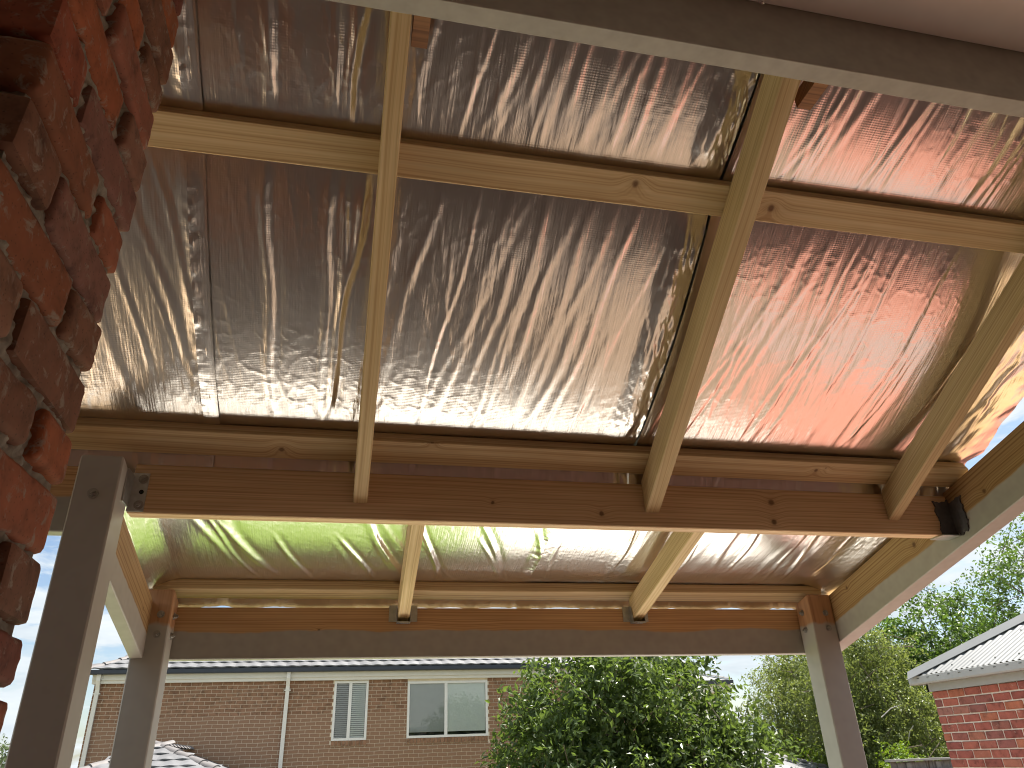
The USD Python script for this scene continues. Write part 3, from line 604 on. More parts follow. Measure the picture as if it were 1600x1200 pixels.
# ------------------------------------------------------------------ house: eave beam, soffit, wall behind
house = thing('house', 'eave of the red brick house with white lining and a grey edge beam, top right', 'house')
stick(house, 'eave_beam', (-4.0, 0.9305, H + 1.382), (6.0, 0.9305, H + 1.382), 0.045, 0.184, paint_pale)
obj('soffit', box(-4.0, -1.25, H + 1.464, 6.0, 0.9065, H + 1.476), soffit_white, house)
obj('wall', box(-9.0, -1.0, 0.0, 9.0, -0.70, H + 1.46), mat('house_wall_brick', {
    'geo': ('geometry', {}), 'sw': ('separate_xyz', {}), 'cw': ('combine_xyz', {}),
    'b': ('brick_texture', {'scale': 1.0, 'brick_width': 0.24, 'row_height': 0.086, 'mortar_size': 0.006, 'color1': (0.16, 0.065, 0.045), 'color2': (0.12, 0.05, 0.04), 'mortar': (0.2, 0.17, 0.14)}),
    'p': ('principled_bsdf', {'roughness': 0.85})}, [('geo.position', 'sw.vector'), ('sw.x', 'cw.x'), ('sw.z', 'cw.y'), ('cw.vector', 'b.vector'), ('b.color', 'p.base_color')]), house)
rv = np.array([(-9.5, 0.62, H + 1.66), (9.5, 0.62, H + 1.66), (9.5, -5.0, H + 4.4), (-9.5, -5.0, H + 4.4)], float)
obj('roof', (rv, np.array([[0, 1, 2], [0, 2, 3]])), pale_metal, house)

# ------------------------------------------------------------------ brick pillar
pil = thing('brick_pillar', 'rough tumbled red brick pillar in shade, close at the left edge of the photo', 'pillar')
PX1, PY0, PY1 = -0.371, 0.668, 1.035
PX0 = PX1 - 0.367
def tumbled(a, b, c, seed, r=0.016, amp=0.005):
    n = (max(4, int(a / 0.0085)), max(4, int(b / 0.0085)), max(4, int(c / 0.0075)))
    V, F, base = [], [], 0
    for ax in range(3):
        u, w = [k for k in range(3) if k != ax]
        for s in (-1, 1):
            gu, gw = np.meshgrid(np.linspace(-1, 1, n[u] + 1), np.linspace(-1, 1, n[w] + 1), indexing='ij')
            p = np.zeros(gu.shape + (3,)); p[..., ax] = s; p[..., u] = gu; p[..., w] = gw
            V.append(p.reshape(-1, 3)); i = np.arange(gu.size).reshape(gu.shape) + base; base += gu.size
            q0, q1, q2, q3 = i[:-1, :-1].ravel(), i[1:, :-1].ravel(), i[1:, 1:].ravel(), i[:-1, 1:].ravel()
            F += [np.c_[q0, q1, q2], np.c_[q0, q2, q3]] if (s > 0) == (ax != 1) else [np.c_[q0, q2, q1], np.c_[q0, q3, q2]]
    V = np.vstack(V) * np.array([a, b, c]) / 2
    F = np.vstack(F)
    inner = np.clip(V, -np.array([a, b, c]) / 2 + r, np.array([a, b, c]) / 2 - r)
    d = V - inner; L = np.linalg.norm(d, axis=1, keepdims=True)
    V = inner + d / np.maximum(L, 1e-9) * r
    nrm = d / np.maximum(L, 1e-9)
    q = V + np.array([seed * 1.37, seed * 0.71, seed * 2.3])
    V = V + nrm * (amp * 0.9 * (meshkit.fbm(q * 26, 3, seed % 97) - 0.5) + amp * 1.3 * (meshkit.fbm(q * 95, 3, seed % 89) - 0.5))[:, None]
    m = trimesh.Trimesh(V, F, process=False); m.merge_vertices(digits_vertex=6)
    return m
z_j = [H + v * 1.0355 for v in (0.09, 0.156, 0.238, 0.323, 0.40, 0.485, 0.569, 0.652, 0.733, 0.816, 0.90, 0.985, 1.053, 1.143)]
while z_j[0] > 0.09: z_j.insert(0, z_j[0] - 0.0855)
while z_j[-1] < H + 1.46: z_j.append(z_j[-1] + 0.0855)
rp = random.Random(7)
k = 0
for ci in range(len(z_j) - 1):
    zb, zt = z_j[ci], min(z_j[ci + 1], H + 1.462)
    if zt - zb < 0.03: continue
    c = zt - zb - 0.0105
    L1, L2, jt = 0.236, 0.112, 0.013
    flip = ci % 2
    specs = []                                         # pinwheel of four stretchers, mirrored every other course
    x0, x1, y0, y1 = PX0, PX1, PY0, PY1
    if flip:
        specs = [(x1 - L2, y0, x1, y0 + L1), (x0, y0, x1 - L2 - jt, y0 + L2), (x0, y0 + L2 + jt, x0 + L2, y1), (x0 + L2 + jt, y1 - L2, x1, y1)]
    else:
        specs = [(x1 - L2, y1 - L1, x1, y1), (x0, y1 - L2, x1 - L2 - jt, y1), (x0, y0, x0 + L2, y1 - L2 - jt), (x0 + L2 + jt, y0, x1, y0 + L2)]
    for (bx0, by0, bx1, by1) in specs:
        k += 1
        m = tumbled(bx1 - bx0, by1 - by0, c * rp.uniform(0.93, 1.02), k, r=rp.uniform(0.006, 0.011), amp=rp.uniform(0.0012, 0.0034))
        m.apply_transform(trimesh.transformations.euler_matrix(rp.gauss(0, 0.014), rp.gauss(0, 0.014), rp.gauss(0, 0.028)))
        m.apply_translation([(bx0 + bx1) / 2 + rp.uniform(-0.004, 0.004), (by0 + by1) / 2 + rp.uniform(-0.005, 0.004), (zb + zt) / 2])
        obj('brick', m, clinker, pil, smooth=40)
# mortar: a core set back from the brick faces with rough joints
def rough_core(x0, y0, z0, x1, y1, z1, step, amp, seed):
    m = box(x0, y0, z0, x1, y1, z1)
    nx_, nz_ = int((x1 - x0) / step), int((z1 - z0) / step)
    V, F, base = [], [], 0
    for (ox, oy, ux, uy) in ((x0, y0, 1, 0), (x1, y0, 0, 1), (x1, y1, -1, 0), (x0, y1, 0, -1)):
        L = (x1 - x0) if ux else (y1 - y0)
        gu, gz = np.meshgrid(np.linspace(0, L, int(L / step) + 1), np.linspace(z0, z1, nz_ + 1), indexing='ij')
        p = np.stack([ox + ux * gu, oy + uy * gu, gz], -1); nn = np.array([uy, -ux, 0.0])
        fade = np.minimum(1, np.minimum(gu, L - gu) / 0.01)
        p = p + nn * (amp * fade * (meshkit.fbm(p * 60, 3, seed) - 0.5) * 2)[..., None]
        V.append(p.reshape(-1, 3)); i = np.arange(gu.size).reshape(gu.shape) + base; base += gu.size
        q0, q1, q2, q3 = i[:-1, :-1].ravel(), i[1:, :-1].ravel(), i[1:, 1:].ravel(), i[:-1, 1:].ravel()
        F += [np.c_[q0, q1, q2], np.c_[q0, q2, q3]]
    return trimesh.Trimesh(np.vstack(V), np.vstack(F), process=False)
ins = 0.0115
obj('mortar', rough_core(PX0 + ins, PY0 + ins, 0.0, PX1 - ins, PY1 - ins, H + 1.46, 0.007, 0.011, 3), mortar_m, pil, smooth=True)

# ------------------------------------------------------------------ neighbour's two storey house
NY = 20.4
nh = thing('neighbour_house', 'brown brick two storey house with grey tiled roof and two upper windows', 'house')
NX0, NX1, NZT = -5.60, 9.5, H + 1.962
obj('mortar_bed', box(NX0 + 0.004, NY + 0.006, -0.05, NX1 - 0.004, NY + 0.3, NZT), cream_mortar, nh, label='cream mortar between the brown bricks')
win = [(-0.055, H + 0.585, 0.785, H + 1.945), (1.775, H + 0.590, 3.845, H + 1.905)]
lots = []
row = 0; z = NZT - 0.076
rb_ = random.Random(3)
while z > -0.05:
    x = NX0 - (0.12 if row % 2 else 0.0)
    while x < NX1:
        xa, xb = max(x, NX0), min(x + 0.230, NX1); x += 0.240
        segs = [(xa, xb)]; cut = []
        for (wx0, wz0, wx1, wz1) in win:
            zs = wz0 - 0.126                               # underside of the sill
            if z + 0.076 > zs and z < wz1 + 0.02:
                ns_ = []
                for (a, b) in segs:
                    if b <= wx0 - 0.0 or a >= wx1: ns_.append((a, b)); continue
                    if a < wx0 - 0.03: ns_.append((a, wx0 - 0.008))
                    if b > wx1 + 0.03: ns_.append((wx1 + 0.008, b))
                    if zs - 0.006 - z > 0.012: cut.append((max(a, wx0 - 0.004), min(b, wx1 + 0.004), z, zs - 0.006))
                segs = ns_
        for (a, b) in segs:
            if b - a > 0.025: lots.append((a, b, z, z + 0.076))
        lots += [c for c in cut if c[1] - c[0] > 0.02]
    z -= 0.086; row += 1
def brickbox(a, b, z0, z1, y0, dy=0.06):
    return box(a, y0, z0, b, y0 + dy, z1)
seen = [q for q in lots if q[2] > H - 0.02 and q[1] < 4.4 and q[0] > -5.61]
seen.sort(key=lambda q: -q[2])
rest = [q for q in lots if q not in set(seen[:280])]
for q in seen[:280]: obj('brick', brickbox(*q, NY - rb_.uniform(0, 0.003)), brown_brick, nh)
obj('lower_bricks', cat(*[brickbox(*q, NY - 0.001) for q in rest]), mat('brown_brick_many', {
    'geo': ('geometry', {}), 'r': ('rgb_ramp', {'ramp': [(0.0, (0.25, 0.138, 0.075)), (0.5, (0.28, 0.158, 0.09)), (1.0, (0.215, 0.115, 0.062))]}), 'p': ('principled_bsdf', {'roughness': 0.85})},
    [('geo.random_per_island', 'r.fac'), ('r.color', 'p.base_color')]), nh, kind='stuff')
# soldier sills, frames, panes, blinds
for wi, (x0, z0, x1, z1) in enumerate(win):
    xx = x0
    while xx < x1 - 0.03:
        obj('sill_brick', box(xx, NY - 0.02, z0 - 0.122, xx + 0.076, NY + 0.05, z0 - 0.004), brown_brick, nh); xx += 0.086
    fw = 0.055
    xm = x0 + (x1 - x0) * (0.475 if wi == 0 else 0.475)
    w = obj('window', cat(box(x0, NY - 0.012, z0, x1, NY + 0.07, z0 + fw), box(x0, NY - 0.012, z1 - fw, x1, NY + 0.07, z1), box(x0, NY - 0.010, z0 + fw, x0 + fw, NY + 0.07, z1 - fw),
                          box(x1 - fw, NY - 0.010, z0 + fw, x1, NY + 0.07, z1 - fw), box(xm - fw * 0.7, NY - 0.008, z0 + fw, xm + fw * 0.7, NY + 0.07, z1 - fw)), frame_paint, nh)
    for j, (a, b) in enumerate(((x0 + fw, xm - fw * 0.7), (xm + fw * 0.7, x1 - fw))):
        obj('pane', box(a, NY + 0.030, z0 + fw, b, NY + 0.036, z1 - fw), glass_m, w)
        bm = blind_grey if j == 0 else blind_pale
        if wi == 0:
            nsl = 27
            for q in range(nsl):
                zz = z1 - fw - (q + 0.5) * (z1 - z0 - 2 * fw) / nsl
                sl = box(a + 0.004, -0.02, -0.0012, b - 0.004, 0.02, 0.0012); sl.apply_transform(trimesh.transformations.rotation_matrix(0.95, [1, 0, 0])); sl.apply_translation([0, NY + 0.064, zz])
                obj('slat', sl, bm, w)
        else:
            obj('blind', box(a + 0.004, NY + 0.044, z0 + fw + 0.075, b - 0.004, NY + 0.048, z1 - fw), bm, w)
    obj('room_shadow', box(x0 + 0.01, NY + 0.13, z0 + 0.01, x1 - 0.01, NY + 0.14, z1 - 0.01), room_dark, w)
# the glazing sits in an opening of the mortar bed: cut it
bed = trimesh.boolean.difference([box(NX0 + 0.004, NY + 0.006, -0.05, NX1 - 0.004, NY + 0.3, NZT)] + [box(x0, NY - 0.5, z0, x1, NY + 0.2, z1) for (x0, z0, x1, z1) in win], engine='manifold')
mb = UsdGeom.Mesh.Get(stage, nh.GetPath().AppendChild('mortar_bed'))
mb.GetPointsAttr().Set(Vt.Vec3fArray.FromNumpy(np.asarray(bed.vertices, np.float32))); mb.GetFaceVertexCountsAttr().Set(Vt.IntArray.FromNumpy(np.full(len(bed.faces), 3, np.int32))); mb.GetFaceVertexIndicesAttr().Set(Vt.IntArray.FromNumpy(np.asarray(bed.faces, np.int32).ravel()))
# fascia, gutter, downpipes
obj('fascia', cat(box(NX0 - 0.05, NY - 0.10, NZT + 0.075, NX1 + 0.3, NY - 0.07, NZT + 0.215), box(NX0 - 0.05, NY - 0.07, NZT, NX1 + 0.3, NY + 0.1, NZT + 0.075)), cream_paint, nh)
def gutter_profile(L):
    pts = np.array([(0, 0), (0.115, 0), (0.125, 0.02), (0.125, 0.11), (0.115, 0.115), (0.115, 0.012), (0.0, 0.012)])
    from shapely.geometry import Polygon
    m = trimesh.creation.extrude_polygon(Polygon(pts), L, engine='earcut')
    return m
gm = gutter_profile(NX1 - NX0 + 0.5)
gm.apply_transform(np.array([[0, 0, 1, NX0 - 0.17], [-1, 0, 0, NY - 0.102], [0, 0.9, 0, NZT + 0.195], [0, 0, 0, 1.0]]))
obj('gutter', gm, navy_gutter, nh)
for xd in (-1.185, -5.50):
    pth = cat(box(xd - 0.045, NY - 0.175, NZT + 0.06, xd + 0.045, NY - 0.115, NZT + 0.20))
    el = trimesh.convex.convex_hull(np.array([(xd + sx * 0.045, y + dy, zz) for (y, zz) in ((NY - 0.175, NZT + 0.06), (NY - 0.075, NZT - 0.13)) for sx in (-1, 1) for dy in (0, 0.055)]))
    leg = box(xd - 0.045, NY - 0.075, -0.05, xd + 0.045, NY - 0.02, NZT - 0.13)
    strap = box(xd - 0.075, NY - 0.080, NZT - 0.23, xd + 0.075, NY - 0.002, NZT - 0.20)
    obj('downpipe', cat(pth, el, leg, strap), cream_paint, nh)
# tiled roof
RP = math.radians(26.0)
RE = (NX0 - 0.17, NY - 0.20, NZT + 0.30)              # eave corner
def tile(w=0.30, L=0.36, n=7):
    xs_ = np.linspace(-w / 2, w / 2, n); pr = 0.008 * np.cos((xs_ / w) * 2 * np.pi)
    V, F = [], []
    for (y, z) in ((0, 0.024), (0, 0.0), (L, 0.0)):
        for x, p in zip(xs_, pr): V.append((x, y, z + p if (y, z) != (0, 0.0) else p - 0.012))
    V = []
    for x, p in zip(xs_, pr): V.append((x, 0, p - 0.004))
    for x, p in zip(xs_, pr): V.append((x, 0, p + 0.026))
    for x, p in zip(xs_, pr): V.append((x, L, p))
    for r_ in range(2):
        for i in range(n - 1): F += [[r_ * n + i, r_ * n + i + 1, (r_ + 1) * n + i + 1], [r_ * n + i, (r_ + 1) * n + i + 1, (r_ + 1) * n + i]]
    return trimesh.Trimesh(np.array(V), F, process=False)
def tiled(parent, corner, ex, length, pitch, rows, hipL, hipR, limit=400, clip=None):
    """A tiled slope: corner = eave start, ex along the eave, rises away along ey."""
    ex = np.array(ex, float); ey0 = np.array([-ex[1], ex[0], 0.0])
    ey = ey0 * math.cos(pitch) + np.array([0, 0, math.sin(pitch)]); n = np.cross(ex, ey)
    T0 = tile(); c = 0
    for r_ in range(rows):
        run = r_ * 0.32 * math.cos(pitch)
        a = (run if hipL else 0) + 0.15 + (0.15 if r_ % 2 else 0); b = length - (run if hipR else 0) - 0.1
        x = a
        while x < b:
            p = np.array(corner) + ex * x + ey * (r_ * 0.32)
            if clip is None or clip(p):
                m = T0.copy(); m.apply_transform(frame4(p + n * 0.02, ex, ey, n))
                obj('roof_tile', m, tile_m, parent, smooth=50); c += 1
            x += 0.30
    return ey, n
def cap_line(parent, A, B, step=0.40, r=0.10):
    A, B = np.array(A, float), np.array(B, float); L = np.linalg.norm(B - A); d = (B - A) / L
    side_ = np.cross(d, [0, 0, 1.0]); side_ /= np.linalg.norm(side_); up = np.cross(side_, d)
    k = 0; s = 0.0
    while s < L:
        ang = np.linspace(-1.25, 1.25, 8); V, F = [], []
        for (ss, rr, dz) in ((s, r * 1.08, 0.016), (s + step + 0.04, r * 0.94, 0.0)):
            for a in ang: V.append(A + d * ss + side_ * (rr * math.sin(a)) + up * (rr * math.cos(a) * 0.8 - 0.03 + dz))
        for a in ang: V.append(A + d * s + side_ * (r * 0.9 * math.sin(a)) + up * (r * 0.9 * math.cos(a) * 0.8 - 0.045))
        for i in range(7): F += [[i, i + 1, 8 + i + 1], [i, 8 + i + 1, 8 + i], [i, 16 + i + 1, i + 1], [i, 16 + i, 16 + i + 1]]
        obj('ridge_cap', trimesh.Trimesh(np.array(V), F, process=False), cap_m, parent, smooth=50); s += step; k += 1
deck = np.array([RE, (NX1 + 0.3, RE[1], RE[2]), (NX1 - 5, RE[1] + 5.4, RE[2] + 5.4 * math.tan(RP)), (RE[0] + 5.4, RE[1] + 5.4, RE[2] + 5.4 * math.tan(RP)), (RE[0], RE[1] + 12, RE[2])])
obj('roof', (deck - [0, 0, 0.07], np.array([[0, 1, 2], [0, 2, 3], [0, 3, 4]])), tile_m, nh)
tiled(nh, RE, (1, 0, 0), 11.2, RP, 5, True, False, clip=lambda p: p[2] < RE[2] + 0.26 or p[0] < -3.4)
cap_line(nh, RE, np.array(RE) + np.array([1, 1, math.tan(RP)]) * 1.3)

# ------------------------------------------------------------------ low tiled roof in front of that house
lr = thing('low_roof', 'hipped end of a low grey tiled roof in front of the brown brick wall, bottom left', 'roof')
pk = np.array([-3.25, 17.0, H + 0.50]); lp = math.radians(20)
a_ = 2.6
cl, crn = pk + np.array([-a_, -a_, -a_ * math.tan(lp)]), pk + np.array([a_, -a_, -a_ * math.tan(lp)])
back = pk + np.array([0, 3.37, 0])
obj('roof_deck', (np.array([cl, crn, pk, crn + [0, 5.9, 0], back, cl + [0, 5.9, 0]]) - [0, 0, 0.07], np.array([[0, 1, 2], [1, 3, 4], [1, 4, 2], [5, 0, 2], [5, 2, 4]])), tile_m, lr)
nrow = int(a_ / math.cos(lp) / 0.32)
off = a_ - nrow * 0.32 * math.cos(lp)
tiled(lr, cl + np.array([0, 0, 0.0]), (1, 0, 0), 2 * a_, lp, nrow + 1, True, True, clip=lambda p: p[2] > H - 0.06)
cap_line(lr, crn, pk); cap_line(lr, cl, pk); cap_line(lr, pk, back)
obj('wall', box(cl[0] + 0.3, cl[1] + 0.3, -0.05, crn[0] - 0.3, cl[1] + 5.6, crn[2] - 0.05), brown_brick, lr)

# second low tiled roof behind the big tree, lower right
l2 = thing('low_roof', 'low grey tiled roof sloping down to the right between the leafy tree and the birches', 'roof')
A2, B2 = np.array([6.6, 14.0, H + 0.25]), np.array([9.05, 14.0, H - 0.335])
v2 = np.array([A2, B2, B2 + [0.2, -2.4, -0.6], A2 + [-1.5, -3.0, -1.1]])
obj('roof_deck', (v2, np.array([[0, 2, 1], [0, 3, 2]])), tile_m, l2)
cap_line(l2, B2, A2)
ex2 = (B2 - A2) / np.linalg.norm(B2 - A2)
for r_ in range(3):
    for q in range(9):
        ey2 = np.array([0.0, 0.93, 0.36]); ey2 -= ex2 * (ey2 @ ex2); ey2 /= np.linalg.norm(ey2); n2 = np.cross(ex2, ey2)
        m = tile(); m.apply_transform(frame4(A2 + ex2 * (0.1 + q * 0.3) - ey2 * (0.34 * (r_ + 1)) + n2 * 0.03, ex2, ey2, n2)); obj('roof_tile', m, tile_m, l2, smooth=50)
obj('wall', box(6.2, 13.2, -0.05, 9.0, 13.9, H - 0.6), red_brick, l2)

# far house glimpsed between the trees
fh = thing('distant_house', 'corner of a distant house with dark gutter and tiled hip seen between two trees', 'house')
FY = 38.0; fx1, fz = 0.531 * FY, H + 0.0862 * FY
obj('wall', box(fx1 - 7, FY + 0.5, -0.05, fx1 - 0.5, FY + 6, fz - 0.35), cream_paint, fh)
obj('fascia', box(fx1 - 7, FY + 0.02, fz - 0.5, fx1 - 0.1, FY + 0.5, fz - 0.13), cream_paint, fh)
obj('gutter', box(fx1 - 7, FY - 0.1, fz - 0.13, fx1 + 0.05, FY + 0.02, fz + 0.08), navy_gutter, fh)
apex = np.array([fx1 - 4, FY + 4, fz + 0.1 + 4 * math.tan(math.radians(19))])
obj('roof', (np.array([(fx1 - 9, FY, fz + 0.08), (fx1, FY, fz + 0.08), apex, (fx1 - 9, FY + 4, apex[2]), (fx1, FY + 8, fz + 0.08)]), np.array([[0, 1, 2], [0, 2, 3], [1, 4, 2]])), tile_m, fh)
cap_line(fh, (fx1, FY, fz + 0.1), apex, r=0.13)

# ------------------------------------------------------------------ red brick garage
gr = thing('brick_garage', 'red brick garage with pale corrugated hip roof and gutter at the right edge', 'garage')
GX, GY, GZ = 6.63, 7.84, H + 0.0675 * 7.84
obj('mortar_bed', box(GX + 0.006, 2.5, -0.05, GX + 0.30, GY - 0.004, GZ), grey_mortar, gr, label='grey mortar between the red bricks')
rg = random.Random(11)
z = GZ - 0.076; row = 0; many = []
while z > -0.05:
    y = GY + (0.12 if row % 2 else 0.0)
    while y > 2.5:
        yb, ya = min(y, GY), max(y - 0.23, 2.5); y -= 0.24
        if yb - ya < 0.03: continue
        if z > H - 0.45 and ya > 5.9:
            m = cham(0.06, yb - ya - rg.uniform(0, 0.006), 0.076 - rg.uniform(0, 0.005), 0.006)
            v = np.array(m.vertices); v += (meshkit.noise(v * 40 + row * 3 + y * 7, 3)[:, None] - 0.5) * 0.006 * np.array([0.5, 1, 1]); m = trimesh.Trimesh(v, m.faces, process=False)
            m.apply_transform(trimesh.transformations.rotation_matrix(rg.gauss(0, 0.006), [1, 0, 0]))
            m.apply_translation([GX + 0.03 - 0.004 + rg.uniform(-0.003, 0.003), (ya + yb) / 2, z + 0.038]); obj('brick', m, red_brick, gr)
        else: many.append(box(GX - 0.004, ya, z, GX + 0.05, yb, z + 0.076))
    z -= 0.086; row += 1
obj('lower_bricks', cat(*many), red_brick, gr, kind='stuff')
obj('end_wall', box(GX + 0.31, GY - 0.25, -0.05, GX + 5.0, GY - 0.006, GZ), red_brick, gr)
ov = 0.141
EX, EY, EZ = GX - ov, GY + ov, H + 0.0888 * (GY + ov) - 0.01      # eave corner, gutter top
obj('fascia', cat(box(GX - 0.03, 2.5, GZ + 0.001, GX - 0.002, GY + 0.03, EZ - 0.07), box(GX - 0.03, GY + 0.002, GZ + 0.001, GX + 5, GY + 0.03, EZ - 0.07)), pale_metal, gr)
gm = gutter_profile(EY - 2.4); gm.apply_transform(np.array([[-1, 0, 0, GX - 0.031], [0, 0, -1, EY], [0, 0.78, 0, EZ - 0.09], [0, 0, 0, 1.0]]))
if gm.volume < 0: gm.invert()
sl = [box(GX - 0.1585, y, EZ - 0.030, GX - 0.1555, y + 0.035, EZ - 0.024) for y in np.arange(3.0, GY, 0.16)]
gt = obj('gutter', cat(gm, box(GX - 0.15, EY - 0.004, EZ - 0.09, GX + 4, EY, EZ)), pale_metal, gr)
obj('gutter_slots', cat(*sl), dark_hole, gt)
GP = math.radians(28.5)
ny = int((EY - 2.4) / 0.0095); ys = np.linspace(EY - 0.02, 2.4, ny)
run = 3.2; V = []; rise = lambda x: EZ + 0.005 + (x - EX) * math.tan(GP)
for y in ys:
    wv = 0.0065 * math.cos(y / 0.076 * 2 * math.pi)
    xe = min(run, max(0.02, (EY - y)))                # cut along the hip
    for x in (EX + 0.0, EX + xe): V.append((x - wv * math.sin(GP), y, rise(x) + wv * math.cos(GP)))
V = np.array(V); F = []
for i in range(ny - 1): F += [[2 * i, 2 * i + 1, 2 * i + 3], [2 * i, 2 * i + 3, 2 * i + 2]]
obj('corrugated_roof', trimesh.Trimesh(V, F, process=False), roof_metal, gr, smooth=True)
hipv = np.array([(EX, EY, rise(EX) - 0.01), (EX + run, EY - run, rise(EX + run) - 0.01), (EX + 2 * run, EY, rise(EX) - 0.01)])
obj('hip_end', (hipv, np.array([[0, 2, 1]])), roof_metal, gr)
d = np.array([1, -1, math.tan(GP)]); d = d / np.linalg.norm(d)
A = np.array([EX, EY, rise(EX) + 0.03]); B = A + d * 4.2
sd_ = np.array([-1, -1, 0]) / math.sqrt(2)
capv = []
for p in (A, B):
    for (o_, dz) in ((0.155, -0.074), (0.155, -0.068), (0.03, 0.008), (0, 0.026), (-0.03, 0.008), (-0.165, -0.08)): capv.append(p + sd_ * o_ + np.array([0, 0, dz]))
F = []
for i in range(5): F += [[i, 6 + i, 6 + i + 1], [i, 6 + i + 1, i + 1]]
obj('hip_cap', trimesh.Trimesh(np.array(capv), F, process=False), roof_metal, gr)
scr = []
for row_ in (0.10, 0.62, 1.25):
    for y in np.arange(EY - row_ - 0.2, 3.5, -0.304):
        c = trimesh.creation.cylinder(0.009, 0.012, sections=8); x = EX + row_; c.apply_translation([x, y, rise(x) + 0.012]); scr.append(c)
obj('roof_screws', cat(*scr), bolt_steel, gr, kind='stuff')

# ------------------------------------------------------------------ paling fence
fn_ = thing('paling_fence', 'weathered grey paling fence with capping between post and garage', 'fence')
fy = 11.0
def ftop(x): return H - 0.0172 * fy
x = 8.25; rf_ = random.Random(2)
while x < 11.5:
    hgt = ftop(x) - 0.03
    obj('paling', box(x, fy + rf_.uniform(0, 0.012), -0.04, x + 0.098, fy + 0.014 + rf_.uniform(0, 0.004) + 0.012, hgt - rf_.uniform(0, 0.015)), paling_m, fn_); x += 0.103
    if int(x * 10) % 5 == 0: obj('paling', box(x - 0.06, fy - 0.018, -0.04, x + 0.03, fy - 0.004, hgt - 0.02), paling_m, fn_)
obj('capping', box(8.2, fy - 0.05, ftop(0) - 0.03, 11.6, fy + 0.07, ftop(0)), plain('fence_cap', (0.33, 0.32, 0.30), 0.85, 0.2, 9.0, coord='geo.position'), fn_)
obj('rail', box(8.2, fy - 0.05, ftop(0) - 0.22, 11.6, fy - 0.019, ftop(0) - 0.14), paling_m, fn_)

# ------------------------------------------------------------------ trees
def leaves(pts, nrm, size, rs, aspect=0.5, fold=0.25):
    """Folded four-point leaves at pts with facing nrm."""
    N = len(pts)
    a = rs.normal(size=(N, 3)); a -= (a * nrm).sum(1, keepdims=True) * nrm; a[:, 2] -= 0.55 * rs.random(N)
    a /= np.linalg.norm(a, axis=1, keepdims=True); b = np.cross(nrm, a); b /= np.linalg.norm(b, axis=1, keepdims=True) + 1e-9
    L = (size * rs.uniform(0.65, 1.25, N))[:, None]
    up = np.cross(a, b)
    v = np.stack([pts, pts + a * L * 0.45 + b * L * aspect / 2 + up * L * fold * 0.3, pts + a * L - up * L * 0.12, pts + a * L * 0.45 - b * L * aspect / 2 + up * L * fold * 0.3], 1)
    f = np.arange(N)[:, None] * 4 + np.array([[0, 1, 2, 0, 2, 3]])
    return trimesh.Trimesh(v.reshape(-1, 3), f.reshape(-1, 3), process=False)
